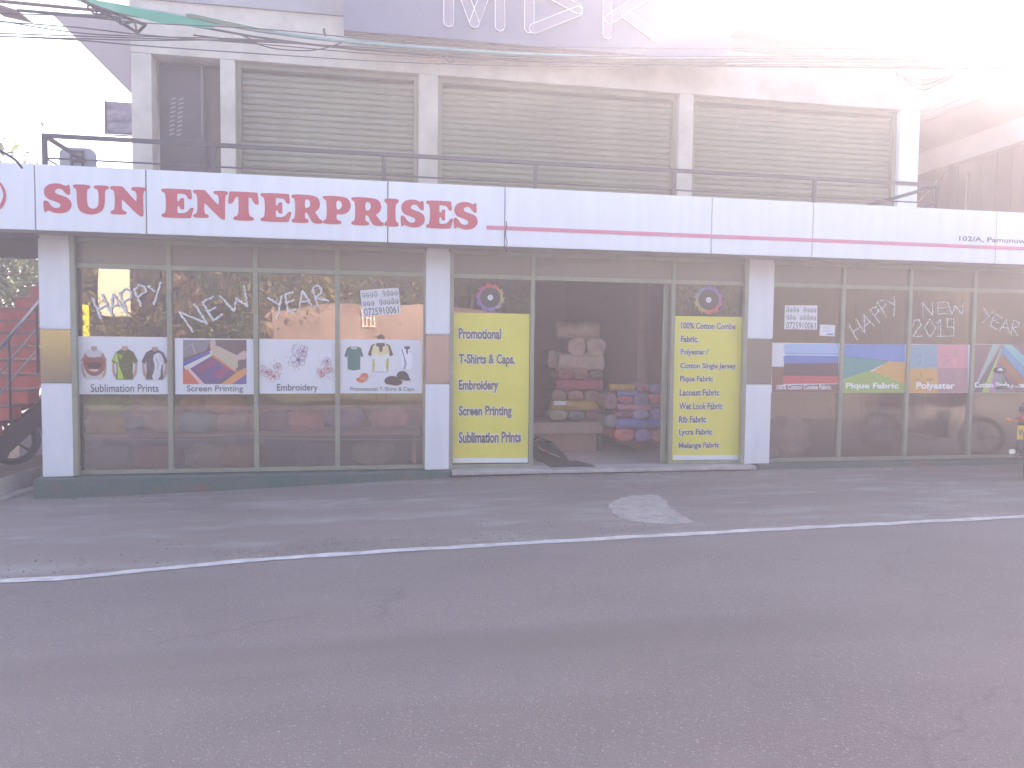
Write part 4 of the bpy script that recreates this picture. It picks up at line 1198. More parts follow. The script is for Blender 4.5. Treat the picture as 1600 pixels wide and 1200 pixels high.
# ------------------------------------------------------------------ cables
cabm = mat('cable', (.06, .05, .06), .6)
def cable(pts, label, group, r=.006):
    W = [Q(*p) for p in pts]
    P3 = []
    for i in range(len(W)-1):
        for k in range(6):
            t = k/6
            a = W[max(0, i-1)]; b = W[i]; c = W[i+1]; d = W[min(len(W)-1, i+2)]
            P3.append(.5*((2*b)+(c-a)*t+(2*a-5*b+4*c-d)*t*t+(3*b-a-3*c+d)*t**3))
    P3.append(W[-1])
    cen = W[len(W)//2]
    o = MB().tube(P3, r, 6).build('overhead_cable', cabm)
    return tag(o, label, 'cable', group)
GC = 'overhead cables crossing the upper left of the building'
ca = [(21, 27, 36, 46, 62, 70), (32, 44, 55, 70, 84, 92), (24, 52, 57, 63, 78, 84), (52, 58, 60, 66, 74, 88), (57, 62, 63, 64, 80, 90), (56, 64, 72, 85, 94, 100)]
for i, ys in enumerate(ca):
    cable([(-60, ys[0]-2, 6.9), (110, ys[1]-2, 7.1), (230, ys[2], 7.3), (420, ys[3], 7.6), (640, ys[4]+4, 7.9), (900, ys[5]+4, 8.0), (1250, ys[5]+6-i, 8.0), (1700, ys[5]+i*2, 7.6)],
          ['highest thin dark cable crossing in front of the splayed eave', 'second cable from the top crossing the splayed eave', 'steeper thin cable meeting the bunch below the awning', 'upper cable of the tight pair across the cream beam', 'lower cable of the tight pair across the cream beam', 'lowest long cable running along the cream beam'][i], GC, .0055)
cable([(395, 66, 7.7), (430, 76, 7.7), (480, 79, 7.7), (512, 74, 7.7), (535, 66, 7.7)], 'short drooping loop of cable hanging under the awning', GC, .006)
GD = 'thin wires crossing the sky at the left'
for i, (ya, yb, yc) in enumerate(((168, 183, 202), (176, 190, 208), (190, 200, 214))):
    cable([(-60, ya-6, 12), (90, yb-4, 12.2), (215, yc-4, 12.4), (260, yc+2, 12.6)], ['upper thin wire slanting across the white sky to the weathered board', 'middle thin wire slanting across the white sky to the weathered board', 'lower thin wire just above the railing in the white sky'][i], GD, .006)
GE = 'drooping cables at the right end of the awning'
for i in range(3):
    cable([(1400, 112+i*3, 9.0), (1440, 140-i*8, 8.6), (1480, 124-i*3, 8.2), (1530, 116-i*4, 7.8), (1580, 104-i*3, 7.4), (1660, 98-i*4, 7.0)], ['lowest looping cable between the roofs at the right', 'middle looping cable between the roofs at the right', 'highest looping cable between the roofs at the right'][i], GE, .007)

# ------------------------------------------------------------------ weathered board and rounded plate on the left
p0, p1 = Q(166, 210, 11.5), Q(214, 161, 11.5)
wb = empty('weathered_board', ((p0.x+p1.x)/2, 11.5, p0.z), 'weathered purple grey board jutting from behind the upper left pillar', 'signboard')
boxo('panel', mat('weathered', (.42, .36, .44), .8, var=.9, vscale=4.5, color2=(.05, .03, .07), stretch=(.6, 1, 1.6)), wb, p0.x, p1.x, 11.5, 11.53, p0.z+.03, p1.z, bev=.003)
MB().tube([(p0.x, 11.49, p0.z), (p0.x, 11.49, p1.z)], .015, 6).tube([(p0.x, 11.49, p0.z+.02), (p1.x, 11.49, p0.z+.02)], .014, 6).tube([(p0.x, 11.49, p0.z+.05), (p0.x+.08, 11.4, p0.z-.03), (p1.x, 11.4, p0.z-.03)], .01, 6).build('frame', dark_steel, wb)
c = Q(121.5, 252, 9.3)
rp = empty('round_cornered_plate', (c.x, 9.3, c.z-.3), 'grey round cornered plate on a ladder frame behind the left end of the railing', 'sign plate')
oc = []
hw, hh, rc = .195, .20, .09
for sx, sz, a0_ in ((1, 1, 0), (-1, 1, 90), (-1, -1, 180), (1, -1, 270)):
    for k in range(6):
        a_ = R_(a0_+90*k/5); oc.append((c.x+sx*(hw-rc)+rc*math.cos(a_), 9.3, c.z-.045+sz*(hh-rc)+rc*math.sin(a_)))
MB().prism(oc, (0, .02, 0)).build('plate', mat('plate_grey', (.32, .29, .34), .6, var=.2), rp)
fr = MB()
for dx in (-.06, .06): fr.box(c.x+dx-.012, c.x+dx+.012, 9.27, 9.298, 1.70, c.z+.12)
for dz in (.11, 0, -.11): fr.box(c.x-.047, c.x+.047, 9.272, 9.296, c.z+dz-.012, c.z+dz+.012)
fr.build('ladder_frame', dark_steel, rp)
cable([(-60, 215, 7.0), (-20, 226, 7.0), (20, 247, 7.2), (34, 262, 7.4)], 'thick dark cable ending at the top left of the signboard', None, .012)

# ------------------------------------------------------------------ neighbouring house on the right
nh = empty('neighbour_house', (11, 12, -1.5), 'neighbouring house with brown boarded wall, white fascia board and deep pinkish eave', 'house')
NX = 9.35
ratio = lambda s: s*NX
plank_c = [mat('wall_board_a', (.20, .11, .10), .8, var=.3, vscale=3, stretch=(1, 1, .2)), mat('wall_board_b', (.24, .14, .12), .8, var=.3, vscale=3, stretch=(1, 1, .2)), mat('wall_board_c', (.15, .10, .12), .8, var=.3, vscale=3, stretch=(1, 1, .2))]
zw = 3.12
rr = random.Random(4)
boxo('wall', plank_c[2], nh, NX+.03, 14.5, 8.95, 17.8, -1.72, zw)
yy = 8.95
while yy < 17.6:
    wd = rr.uniform(.22, .30)
    boxo('plank', plank_c[rr.randrange(3)], nh, NX-.002-rr.uniform(0, .012), NX+.028, yy+.006, yy+wd-.006, -1.6, zw)
    yy += wd
boxo('fascia_board', mat('white_board', (.66, .62, .64), .6, var=.12), nh, NX-.02, NX+.02, 8.95, 17.8, zw+.003, zw+.36)
MB().box(NX-.026, NX-.006, 8.95, 10.9, zw-.05, zw+.0).build('fascia_step', plank_c[1], nh)
roofm = mat('roof_soffit', (.28, .19, .20), .7, var=.2, vscale=1.2)
MB().prism([(NX+.1, 8.8, zw+.363), (8.55, 8.8, 3.66), (8.55, 8.8, 3.74), (NX+.1, 8.8, 3.62)], (0, 9.2, 0)).build('eave_soffit', roofm, nh)
rf = MB().prism([(8.45, 8.7, 3.76), (12.0, 8.7, 5.3), (12.0, 8.7, 5.36), (8.45, 8.7, 3.83)], (0, 9.4, 0)).build('roof', mat('roof_sheet', (.34, .28, .30), .6, var=.3, vscale=2), nh)
for k in range(20):
    y = 8.8+k*.45
    MB().prism([(8.44, y, 3.835), (12.0, y, 5.365), (12.0, y, 5.40), (8.44, y, 3.87)], (0, .06, 0)).build('ridge_rib', rf.data.materials[0], rf)
MB().tube([(8.47, 8.6, 3.70), (8.47, 18, 3.70)], .055, 8).build('gutter', mat('gutter_grey', (.20, .17, .20), .5), nh)
MB().prism([(12, 8.96, -1.6), (14.5, 8.96, -1.6), (14.5, 8.96, 4.2), (12, 8.96, 5.25)], (0, 7.8, 0)).build('gable_block', plank_c[2], nh)
pa = Vector((NX-.02, 13.2, 1.6)); MB().tube([pa, Vector((NX-.02, 11.0, 3.05))], .012, 6).build('diagonal_pipe', mat('pale_pipe', (.5, .42, .38), .5), nh)
MB().tube([Vector((NX-.03, 10.55, .5)), Vector((NX-.03, 10.55, 2.9))], .012, 6).build('vertical_pipe', mat('pale_pipe', (.5, .42, .38), .5), nh)
lc = Q(1465, 190, 11.2)
la = empty('eave_lamp', tuple(lc), 'small bulkhead lamp hanging under the eave of the neighbouring house', 'lamp')
MB().lathe(lc, (0, 0, -1), [(0, .001), (0, .055), (.03, .10), (.05, .085), (.085, .03), (.09, .001)], 14).build('lamp_bowl', mat('lamp_white', (.8, .8, .82), .4), la)
MB().tube([lc, lc+Vector((0, 0, .35))], .015, 6).build('stem', chrome, la)

# ------------------------------------------------------------------ staircase at the left
brick_red = mat('red_step_paint', (.62, .11, .075), .65, var=.35, vscale=5, bump=.2)
st = empty('staircase', (-4.9, 9.2, -1.5), 'red painted outdoor staircase rising behind the left pillar with grey handrail', 'staircase')
sx0 = at(14, 657, 9.3)
for j in range(-2, 13):
    Yj = 9.3+.27*j
    zt2 = sx0.z+.172*(j+1)
    xr = sx0.x+.085*j
    b = boxo('step', brick_red, st, xr-1.55, xr, Yj, Yj+.30, zt2-.170, zt2-.028)
    boxo('tread', mat('tread_dusty', (.30, .14, .12), .7, var=.4, vscale=6), b, xr-1.57, xr+.015, Yj-.02, Yj+.29, zt2-.0275, zt2)
MB().prism([(sx0.x-.25, 9.02, sx0.z-.36), (sx0.x+1.12, 12.9, sx0.z+2.05), (sx0.x+1.12, 12.9, sx0.z+1.80), (sx0.x-.2, 9.02, sx0.z-.60)], (.05, 0, 0)).build('stringer', mat('dark_stringer', (.05, .035, .04), .7), st)
for dz, r_, nm in ((.95, .022, 'handrail'), (.62, .010, 'lower_rail'), (.33, .010, 'lower_rail')):
    MB().tube([(sx0.x-1.4-.16, 9.25-.4, sx0.z-.30+dz), (sx0.x-1.40+.085*11, 9.25+.27*11, sx0.z+.172*11.5+dz)] if False else [Q(-30, 580-(dz-.95)*115, 8.75), Q(68, 463-(dz-.95)*115, 10.1)], r_, 8).build(nm, mat('rail_grey', (.22, .20, .24), .4, .4), st)
for x, y in ((14, 530), (57, 478)):
    a_ = Q(x, y, 9.0+(x/57.)*.9); MB().tube([a_, (a_.x, a_.y, a_.z-.98)], .014, 6).build('post', dark_steel, st)
a_, b_, c_, d_ = Q(30, 668, 10.6), Q(70, 606, 10.6), Q(70, 705, 10.6), Q(30, 705, 10.6)
tag(MB().prism([a_, b_, (b_.x+.6, b_.y, b_.z), (c_.x+.6, c_.y, c_.z-.15), (d_.x, d_.y, d_.z-.15)], (0, .08, 0)).build('white_screen_wall', mat('white_wall_paint', (.72, .70, .76), .7, var=.1)), 'small white wall with a sloping edge under the red staircase', 'wall')
# kerb and planter edge at the left
kb = MB()
kp = [atz(x, y, -1.42) for x, y in ((-150, 790), (-60, 765), (0, 748), (30, 738), (62, 730), (80, 728))]
kv = [(p.x, p.y) for p in kp]
for (xa, ya), (xb2, yb2) in zip(kv, kv[1:]):
    kb.prism([(xa, ya, -1.85), (xb2, yb2, -1.85), (xb2, yb2, -1.42), (xa, ya, -1.42)], (0, .14, 0))
kb.build('kerb', concrete)['kind'] = 'structure'
ks = MB()
kp = [atz(x, y, -1.56) for x, y in ((-150, 800), (-60, 782), (0, 772), (30, 762), (66, 752))]
for pa_, pb_ in zip(kp, kp[1:]):
    ks.prism([(pa_.x, pa_.y-.02, -1.62), (pb_.x, pb_.y-.02, -1.62), (pb_.x, pb_.y+.5, -1.60), (pa_.x, pa_.y+.5, -1.60)], (0, 0, -.2))
ks.build('kerb_apron', concrete)['kind'] = 'structure'
boxo('side_yard', dirt_mat, None, -9.5, -3.62, 9.3, 17, -1.8, -1.50)['kind'] = 'structure'

# ------------------------------------------------------------------ motorcycles
def motorcycle(loc, rz, label, body_c, plate=None, scale=1.):
    bodym = mat('bike_paint_%.2f' % body_c[0], body_c, .3, coat=.8)
    r = empty('motorcycle', (0, 0, 0), label, 'motorcycle')
    W = .30
    for x, nm in ((-.64, 'rear'), (.64, 'front')):
        wpts = []
        tw = MB()
        prof = [(-.045, W-.06), (-.05, W-.03), (-.03, W-.005), (0, W), (.03, W-.005), (.05, W-.03), (.045, W-.06), (-.045, W-.06)]
        tw.lathe((x, 0, W), (0, 1, 0), prof, 24)
        wh = tw.build('wheel', tyre_mat, r)
        rm = MB(); rm.lathe((x, 0, W), (0, 1, 0), [(-.03, W-.062), (-.03, W-.085), (.03, W-.085), (.03, W-.062)], 24)
        for k in range(5):
            a = k*1.2566; rm.tube([(x, 0, W), (x+(W-.08)*math.cos(a), 0, W+(W-.08)*math.sin(a))], .014, 6)
        rm.lathe((x, 0, W), (0, 1, 0), [(-.06, .001), (-.06, .045), (.06, .045), (.06, .001)], 12)
        rm.build('rim', mat('dark_alloy', (.12, .12, .13), .4, .6), wh)
    fr = MB()
    fr.tube([(.46, 0, .92), (.30, 0, .80), (-.25, 0, .72), (-.72, 0, .80)], .03, 8)
    fr.tube([(.44, 0, .86), (.30, 0, .40), (-.10, 0, .30), (-.25, 0, .70)], .025, 8)
    for s in (-1, 1):
        fr.tube([(-.10, .09*s, .34), (-.64, .09*s, W)], .022, 8)
        fr.tube([(-.35, .12*s, .74), (-.62, .12*s, W+.02)], .022, 8)
    fr.build('frame', dark_steel, r)
    fk = MB()
    for s in (-1, 1): fk.tube([(.46, .085*s, .98), (.64, .085*s, W)], .02, 8)
    fk.box(.43, .49, -.10, .10, .94, .98); fk.build('fork', chrome, r)
    en = MB(); en.box(-.08, .24, -.12, .12, .30, .52, bev=.03)
    for k in range(5): en.box(.08, .26, -.10, .10, .53+k*.025, .54+k*.025)
    en.build('engine', mat('engine_metal', (.18, .18, .19), .4, .8), r)
    MB().tube([(.2, .10, .5), (.25, .13, .3), (0, .15, .22), (-.75, .17, .34)], .032, 10).build('exhaust', chrome, r)
    MB().blob((.20, 0, .82), .28, .13, .13, 3, power=.85).build('fuel_tank', bodym, r)
    se = MB(); se.box(-.62, .02, -.13, .13, .79, .87, bev=.03); se.build('seat', seat_black, r)
    tp = MB()
    tp.prism([(-.30, -.11, .62), (-.30, .11, .62), (-.78, .08, .80), (-.78, -.08, .80)], (0, 0, .02))
    tp.blob((-.55, 0, .72), .28, .15, .075, 3, power=.8); tp.build('tail_fairing', bodym, r)
    MB().blob((-.83, 0, .74), .045, .12, .05, 2, power=.7).build('tail_light', mat('tail_red', (.5, .02, .02), .2, coat=1.), r)
    for s in (-1, 1):
        MB().tube([(-.70, .10*s, .70), (-.72, .20*s, .70)], .008, 6).blob((-.72, .22*s, .70), .03, .03, .025, 2).build('indicator', mat('amber', (.7, .25, .03), .3), r)
    for x, a0, a1 in ((-.64, 40, 185), (.64, 20, 160)):
        gd = MB(); pts = [(x+.34*math.cos(R_(a)), 0, W+.34*math.sin(R_(a))) for a in range(a0, a1, 12)]
        for p, q in zip(pts, pts[1:]): gd.prism([(p[0], -.065, p[2]), (p[0], .065, p[2]), (q[0], .065, q[2]), (q[0], -.065, q[2])], (.002, 0, .006))
        gd.build('mudguard', bodym if x > 0 else seat_black, r)
    hb = MB(); hb.tube([(.34, -.36, 1.04), (.42, -.22, 1.05), (.45, 0, 1.02), (.42, .22, 1.05), (.34, .36, 1.04)], .014, 8); hb.build('handlebar', chrome, r)
    for s in (-1, 1):
        MB().tube([(.36, .30*s, 1.045), (.31, .42*s, 1.035)], .02, 8).build('grip', seat_black, r)
        mi = MB().tube([(.40, .26*s, 1.05), (.40, .34*s, 1.20), (.40, .38*s, 1.24)], .007, 6).build('mirror', seat_black, r)
        MB().blob((.41, .39*s, 1.26), .02, .075, .042, 3).build('mirror_housing', seat_black, mi)
        MB().lathe((.388, .39*s, 1.26), (-1, 0, 0), [(0, .001), (0, .036), (.003, .036), (.003, .001)], 16).build('mirror_glass', chrome, mi)
    MB().blob((.54, 0, .96), .08, .10, .10, 3).build('headlight', mat('lamp_clear', (.7, .7, .72), .1, coat=1.), r)
    MB().prism([(.50, -.12, .98), (.50, .12, .98), (.60, .07, 1.12), (.60, -.07, 1.12)], (.01, 0, .01)).build('fairing', bodym, r)
    if plate:
        pt = MB().box(-.865, -.86, -.125, .125, .50, .66, bev=.002).build('number_plate', mat('plate_yellow', (.75, .50, .04), .5), r)
        t = text_mesh('plate_lettering', plate, 0, 1, 0, 1, 0, INK, pt, bold=.02, M=lambda p: Vector((-.868, .115-p.x*.10, .54+p.z*.08)))
        MB().box(-.86, -.80, -.02, .02, .60, .72).build('plate_bracket', seat_black, r)
    r.location = loc; r.rotation_euler = (0, 0, rz); r.scale = (scale,)*3
    return r
motorcycle((7.90, 7.73, -1.497), R_(43), 'red motorcycle with yellow number plate at the right edge, parked facing the shop', (.30, .02, .04), 'WP')
g2 = atz(10, 745, -1.5)
motorcycle((-5.05, 9.72, -1.50), R_(186), 'black motorcycle parked under the red staircase behind the left pillar', (.03, .028, .03))

# ------------------------------------------------------------------ vegetation
leafA = leaf_mat('leaf_green', (.025, .05, .015), (.08, .12, .03), (.26, .26, .07))
leafB = leaf_mat('leaf_olive', (.06, .065, .02), (.16, .15, .04), (.36, .26, .08))
leafD = leaf_mat('leaf_dry', (.10, .06, .03), (.20, .12, .07), (.32, .22, .13))
barkm = mat('bark', (.20, .14, .10), .9, var=.5, vscale=6, bump=.5, stretch=(1, 1, .3))
def leaves(centers, n, spread, size, seed):
    r = np.random.default_rng(seed)
    C_ = np.array(centers, float)
    idx = r.integers(0, len(C_), n)
    p = C_[idx, :3] + r.normal(size=(n, 3))*C_[idx, 3:4]*spread
    d = r.normal(size=(n, 3)); d /= np.linalg.norm(d, axis=1)[:, None]
    e_ = r.normal(size=(n, 3)); e_ -= d*(e_*d).sum(1)[:, None]; e_ /= np.linalg.norm(e_, axis=1)[:, None]
    s = size*r.uniform(.5, 1.3, n)[:, None]
    nrm = np.cross(d, e_)
    a = p-d*s; b = p+e_*s*.42+nrm*s*.12; c_ = p+d*s; dd_ = p-e_*s*.42+nrm*s*.12
    v = np.stack([a, b, c_, dd_], 1).reshape(-1, 3)
    f = np.arange(4*n).reshape(-1, 4)
    return v, f
def tree(name, base, h, rad, label, m, seed, n=5000, leaf=.07, cat='tree', group=None, trunk=.10, lean=(0, 0), crown_lo=.35):
    r = random.Random(seed)
    root = empty(name, base, label, cat, group)
    B = Vector(base)
    top = B+Vector((lean[0], lean[1], h*.8))
    tk = MB()
    pts = [B.lerp(top, k/6)+Vector((r.uniform(-.06, .06), r.uniform(-.06, .06), 0))*(k > 0) for k in range(7)]
    tk.tube(pts, trunk, 9, taper=.35)
    cs = []
    for k in range(26):
        a = r.uniform(0, 6.28); z = r.uniform(crown_lo, 1.0); rr_ = rad*math.sqrt(r.random())*math.sin(math.pi*min(.98, max(.12, (z-crown_lo)/(1.05-crown_lo)*.8+.15)))
        c_ = Vector((B.x+lean[0]*z+rr_*math.cos(a), B.y+lean[1]*z+rr_*math.sin(a), B.z+h*z))
        cs.append((c_.x, c_.y, c_.z, rad*r.uniform(.10, .24)))
        if k < 11:
            s = pts[min(6, 2+k//3)]
            mid = s.lerp(c_, .5)+Vector((0, 0, -.08*h*.3))
            tk.tube([s, mid, c_], trunk*.32, 6, taper=.3)
    tk.build('trunk', barkm, root)
    v, f = leaves(cs, n, 1., leaf, seed)
    me = bpy.data.meshes.new('crown'); me.from_pydata((v-np.array(B)).tolist(), [], f.tolist())
    finish('crown', me, m, root)
    return root
tree('tree', (-6.9, 13.8, -1.5), 4.6, 1.9, 'leafy green tree behind the red staircase at the left', leafA, 1, 11000, .085, trunk=.09)
tree('tree', (-9.6, 17.5, -1.5), 4.4, 2.0, 'farther green tree at the left edge behind the staircase', leafA, 2, 4500, .08, trunk=.11)
# far side of the road, seen mirrored in the shop windows
gm = mat('verge_soil', (.16, .14, .08), .95, var=.5, vscale=3, bump=.5)
bk = bpy.data.meshes.new('verge')
v, f = [], []
XB = [-40+2*i for i in range(41)]
YB = [VERGE_Y, VERGE_Y-.1, -1.0, -2.0, -2.9]
ZB = [-1.53, -1.43, -1.42, -1.36, -1.25]
for x in XB:
    for y, z in zip(YB, ZB): v.append((x, y, z))
for i in range(len(XB)-1):
    for k in range(4):
        a = i*5+k; f.append((a, a+1, a+6, a+5))
bk.from_pydata(v, [], f)
tag(finish('verge', bk, gm), kind='structure')
boxo('far_kerb', concrete, None, -40, 40, VERGE_Y-.02, VERGE_Y+.12, -1.7, -1.41)['kind'] = 'structure'
rg = np.random.default_rng(9)
n = 26000
px_ = rg.uniform(-9, 9, n); py_ = rg.uniform(-2.85, -.55, n); hh_ = rg.uniform(.03, .13, n); an = rg.uniform(0, 6.28, n)
zz = np.interp(-py_, [.42, .52, 1.0, 2.0, 2.9], ZB)
keep = ~((abs(px_) < .35) & (py_ > -1.0)); px_, py_, hh_, an, zz = px_[keep], py_[keep], hh_[keep], an[keep], zz[keep]; n = len(px_)
b0 = np.stack([px_-.006*np.cos(an), py_-.006*np.sin(an), zz], 1); b1 = np.stack([px_+.006*np.cos(an), py_+.006*np.sin(an), zz], 1); b2 = np.stack([px_+rg.normal(0, .03, n), py_+rg.normal(0, .03, n), zz+hh_], 1)
gme = bpy.data.meshes.new('grass'); gme.from_pydata(np.stack([b0, b1, b2], 1).reshape(-1, 3).tolist(), [], np.arange(3*n).reshape(-1, 3).tolist())
tag(finish('grass', gme, leaf_mat('grass_blades', (.07, .10, .03), (.14, .17, .05), (.30, .26, .10))), kind='stuff')
rw = empty('retaining_wall', (0, -3.1, -1.4), 'long weathered brown retaining wall across the road, mirrored in the shop windows', 'wall')
rwm = mat('retaining_plaster', (.36, .25, .20), .9, var=.5, vscale=1.1, color2=(.22, .15, .12), bump=.4, bscale=8)
MB().prism([(-8.5, -2.95, -1.6), (3.2, -2.95, -1.6), (3.2, -2.95, .95), (1.5, -2.95, 1.12), (-1.6, -2.95, 1.05), (-3.6, -2.95, .7), (-6.0, -2.95, .25), (-8.5, -2.95, .1)], (0, -.3, 0)).build('wall_face', rwm, rw)
c_ = Vector((-.35, -2.94, .75))
vb = MB()
for x in (-.17, -.06, .05, .15): vb.box(c_.x+x-.018, c_.x+x+.018, -2.945, -2.90, .50, .92)
vb.box(c_.x-.2, c_.x+.2, -2.947, -2.89, .47, .50); vb.box(c_.x-.2, c_.x+.2, -2.947, -2.89, .921, .95); vb.box(c_.x-.04, c_.x+.03, -2.943, -2.905, .70, .735)
vb.build('vent_grille', mat('grille_cream', (.7, .58, .45), .7), rw)
# slope and plants behind the wall
hv = bpy.data.meshes.new('hillside')
v = []; f = []
for i in range(41):
    x = -60+3*i
    for y, z in ((-3.26, -.2), (-5, .9), (-8, 2.2), (-12, 3.4), (-18, 4.2), (-30, 4.6)): v.append((x, y, z if y < -3.3 else -1.6))
for i in range(40):
    for k in range(5): a = i*6+k; f.append((a, a+1, a+7, a+6))
hv.from_pydata(v, [], f)
tag(finish('hillside', hv, mat('hill_soil', (.10, .09, .05), .95, var=.5, vscale=1)), kind='structure')
rr = random.Random(21)
spec = [(-9.0, -4.6, 5.0, 2.2, leafA), (-6.6, -4.4, 4.2, 1.8, leafB), (-4.4, -4.3, 4.6, 1.8, leafA), (-2.2, -4.6, 4.4, 1.9, leafB), (.2, -4.7, 4.8, 2.0, leafA), (2.6, -4.5, 4.4, 1.9, leafB), (5.0, -4.6, 4.8, 2.1, leafB), (7.4, -4.6, 4.6, 2.0, leafB), (10.0, -4.6, 5.0, 2.2, leafB), (13.0, -4.8, 5.2, 2.4, leafB), (-12.5, -5, 5.2, 2.5, leafA), (16.2, -4.4, 5.4, 2.5, leafB), (19.5, -4.4, 5.6, 2.6, leafB), (23.0, -4.4, 5.6, 2.7, leafA), (4.6, -3.4, 4.2, 1.7, leafA), (7.2, -3.3, 4.4, 1.8, leafB), (10.0, -3.3, 4.4, 1.9, leafB), (12.9, -3.3, 4.4, 2.0, leafB), (16.0, -3.2, 4.4, 2.1, leafB), (19.2, -3.2, 4.4, 2.1, leafB)]
names = ['dark leafy tree at the far left end of the mirrored bank', 'olive green tree above the low end of the retaining wall', 'green tree above the sloping top of the retaining wall', 'olive tree mirrored behind the word YEAR', 'green tree mirrored behind the tilted paper notice', 'olive tree on the bank mirrored beside the left door pillar', 'yellowish tree mirrored above the doorway glass', 'yellowish tree mirrored beside the right pillar', 'yellowish tree mirrored behind the word HAPPY on the right', 'green tree at the right end of the mirrored bank', 'big green tree beyond the left end of the bank', 'yellowish tree mirrored behind the small 2019 decoration', 'yellowish tree mirrored behind the right word YEAR', 'dark green tree mirrored at the right edge of the shop', 'low dark tree standing just past the end of the retaining wall', 'second low tree past the end of the retaining wall', 'third low tree past the end of the retaining wall', 'fourth low tree past the end of the retaining wall', 'fifth low tree past the end of the retaining wall', 'sixth low tree past the end of the retaining wall']
for (x, y, h, rad, m_), lb in zip(spec, names):
    tree('tree', (x, y, .3 if y < -3.9 else -1.4), h, rad, lb, m_, int(50+x*3), 5200, .10, group='trees on the bank across the road', crown_lo=.05, trunk=.09)
for i, (x, lb) in enumerate(((-4.9, 'flowering green shrub in front of the sloping wall end'), (-3.5, 'dense green shrub below the mirrored word NEW'), (-6.6, 'brown and green shrub beside the yellow sign'))):
    tree('shrub', (x, -2.4, -1.4), 2.5, 1.0, lb, leafA if i < 2 else leafB, 90+i, 3600, .06, 'shrub', 'shrubs on the verge across the road', .04, crown_lo=.08)
for i, (x, y, h, ln) in enumerate(((-7.2, -2.3, 3.4, -.4), (-5.3, -2.4, 3.0, .3), (-3.9, -2.5, 2.7, .5))):
    tree('banana_plant', (x, y, -1.4), h, .7, ['withered brown banana plant beside the cream board', 'withered brown banana plant leaning over the shrub', 'withered brown banana plant nearest to the wall'][i], leafD, 130+i, 420, .15, 'plant', 'withered banana plants', .07, lean=(ln, 0), crown_lo=.5)
# yellow sign and cream board across the road
ys = empty('yellow_sign', (-7.4, -1.6, -1.4), 'yellow roadside sign board, mirrored at the left edge of the first window', 'sign')
boxo('board', mat('sign_yellow', (.80, .66, .02), .4), ys, -8.1, -6.76, -1.64, -1.60, -.55, .90, bev=.004)
for x in (-8.0, -6.9): boxo('post', dark_steel, ys, x, x+.05, -1.70, -1.645, -1.45, .85)
text_mesh('lettering', 'GY', 0, 1, 0, 1, 0, INK, ys, bold=.02, M=lambda p: Vector((-6.86-p.x*.24, -1.597, .42+p.z*.13)))
cbd = empty('cream_board', (-6.3, -1.9, -1.4), 'cream board on two posts across the road, mirrored behind the word HAPPY', 'board')
boxo('board', mat('board_cream', (.66, .60, .42), .5), cbd, -6.66, -5.98, -1.94, -1.90, .66, 1.79, bev=.004)
for x in (-6.6, -6.08): boxo('post', dark_steel, cbd, x, x+.04, -1.99, -1.945, -1.4, 1.7)

# ------------------------------------------------------------------ the photographer, mirrored in the fourth window
def skin_obj(name, chains, m, parent, root=0, sub=2):
    v, e_, r_ = [], [], []
    key = {}
    for ch in chains:
        prev = None
        for p in ch:
            k = tuple(round(q, 4) for q in p[:3])
            if k not in key: key[k] = len(v); v.append(p[:3]); r_.append(p[3] if isinstance(p[3], tuple) else (p[3], p[3]))
            i = key[k]
            if prev is not None: e_.append((prev, i))
            prev = i
    me = bpy.data.meshes.new(name); me.from_pydata(v, e_, [])
    o = finish(name, me, m, parent)
    md = o.modifiers.new('skin', 'SKIN'); md.use_smooth_shade = True
    if not me.skin_vertices: me.attributes  # layer is made by the modifier
    for i, sv in enumerate(me.skin_vertices[0].data):
        sv.radius = r_[i]; sv.use_root = (i == root)
    sb = o.modifiers.new('sub', 'SUBSURF'); sb.levels = sub; sb.render_levels = sub
    return o
skinm = mat('skin', (.34, .18, .12), .55, var=.1)
ps = empty('person', (-.02, -.5, -1.42), 'person in dark T-shirt and grey shorts standing across the road holding up a phone', 'person')
def hand(s):
    c_ = []
    for k, (dx, L_) in enumerate(((-.03, .062), (-.01, .07), (.010, .066), (.029, .052))):
        c_.append([(s*.115, .36, 1.36, .017), (s*.098, .385, 1.375+dx, .010), (s*.075, .398, 1.38+dx, .0085), (s*.052, .392, 1.382+dx, .0075)])
    c_.append([(s*.115, .36, 1.36, .017), (s*.10, .355, 1.395, .010), (s*.075, .352, 1.41, .009)])
    return c_
ch = [[(0, 0, .86, (.13, .10)), (0, -.005, 1.0, (.13, .095)), (0, 0, 1.15, (.15, .10)), (0, 0, 1.28, (.15, .09)), (0, .01, 1.36, .055), (0, .02, 1.43, .05), (0, .03, 1.50, (.075, .09)), (0, .03, 1.58, (.07, .085))]]
for s in (-1, 1):
    ch.append([(0, 0, .86, (.13, .10)), (s*.10, 0, .78, .085), (s*.12, .01, .60, .068), (s*.125, .02, .44, .052), (s*.13, -.005, .26, .05), (s*.13, -.01, .08, .033), (s*.135, .06, .03, .034), (s*.14, .14, .025, .028)])
    ch.append([(0, 0, 1.28, (.15, .09)), (s*.17, 0, 1.28, .05), (s*.23, .06, 1.10, .04), (s*.21, .14, 1.06, .036), (s*.15, .28, 1.27, .026), (s*.115, .36, 1.36, .017)])
    ch += hand(s)
skin_obj('body', ch, skinm, ps)
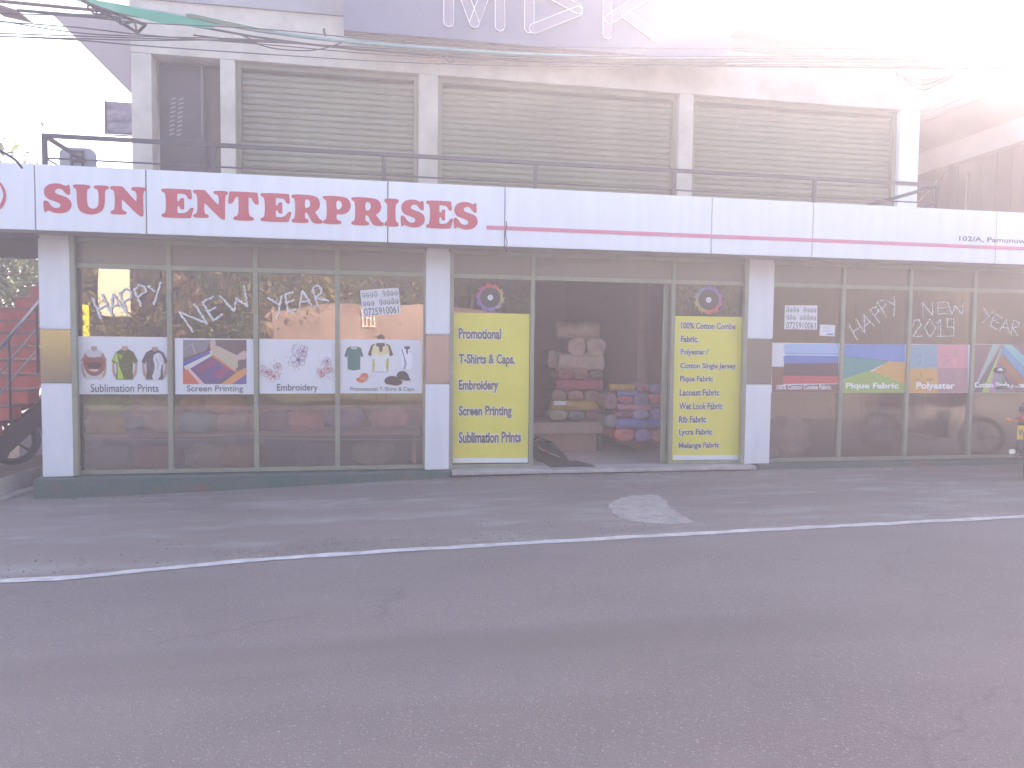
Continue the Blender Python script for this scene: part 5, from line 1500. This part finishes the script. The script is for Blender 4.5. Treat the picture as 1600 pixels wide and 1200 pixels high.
skin_obj('t_shirt', [[(0, 0, .84, (.155, .12)), (0, 0, 1.0, (.15, .115)), (0, 0, 1.16, (.17, .12)), (0, 0, 1.27, (.165, .105)), (0, .005, 1.33, (.08, .075))], [(0, 0, 1.27, (.165, .105)), (-.17, 0, 1.275, .068), (-.22, .04, 1.15, .06)], [(0, 0, 1.27, (.165, .105)), (.17, 0, 1.275, .068), (.22, .04, 1.15, .06)]], mat('shirt_navy', (.04, .05, .10), .85, bump=.2), ps)
skin_obj('shorts', [[(0, 0, .88, (.15, .12)), (0, 0, .82, (.15, .12)), (-.10, 0, .74, .105), (-.125, .01, .50, .09)], [(0, 0, .82, (.15, .12)), (.10, 0, .74, .105), (.125, .01, .50, .09)]], mat('shorts_grey', (.22, .22, .24), .9, bump=.2), ps)
MB().blob((-.02, -.5+.005, .168), .088, .10, .075, 3, .03).build('hair', mat('hair_black', (.015, .012, .012), .6), ps)
fc = MB(); fc.blob((-.02, -.5+.13, .075), .014, .020, .022, 2)
for s in (-1, 1): fc.blob((-.02+s*.085, -.5+.03, .09), .012, .02, .03, 2)
fc.build('nose_and_ears', skinm, ps)
ey = MB()
for s in (-1, 1): ey.blob((-.02+s*.032, -.5+.108, .10), .012, .008, .007, 2)
ey.build('eyes', mat('eye_dark', (.03, .02, .02), .3), ps)
MB().tube([(-.045, -.5+.115, .045), (-.02, -.5+.122, .042), (.005, -.5+.115, .045)], .005, 6).build('mouth', mat('lips', (.30, .10, .09), .5), ps)
for s in (-1, 1):
    MB().blob((-.02+s*.14, -.5+.05, -1.385), .05, .13, .035, 2, power=.8).build('sandal', seat_black, ps)
tag(boxo('phone', mat('phone_white', (.75, .75, .78), .2), None, -.105, .065, -.115, -.105, -.075, .01, bev=.003), 'white phone held up in both hands by the person across the road', 'phone')

# ------------------------------------------------------------------ scattering volume, added to imitate veiling lens glare
hz = MB().box(-99, 99, -99, 99, -3.45, 7.2).build('veil', None)  # added box of scattering air, imitates glare in the lens
hz['kind'] = 'stuff'
hm = bpy.data.materials.new('glare_veil'); hm.use_nodes = True
t = hm.node_tree; t.nodes.remove(t.nodes['Principled BSDF'])
pv = t.nodes.new('ShaderNodeVolumePrincipled')
pv.inputs['Color'].default_value = (*VEIL_COLOR, 1)
pv.inputs['Density'].default_value = VEIL_DENSITY
pv.inputs['Anisotropy'].default_value = VEIL_ANISO
t.links.new(pv.outputs[0], t.nodes['Material Output'].inputs['Volume'])
hz.data.materials.append(hm)
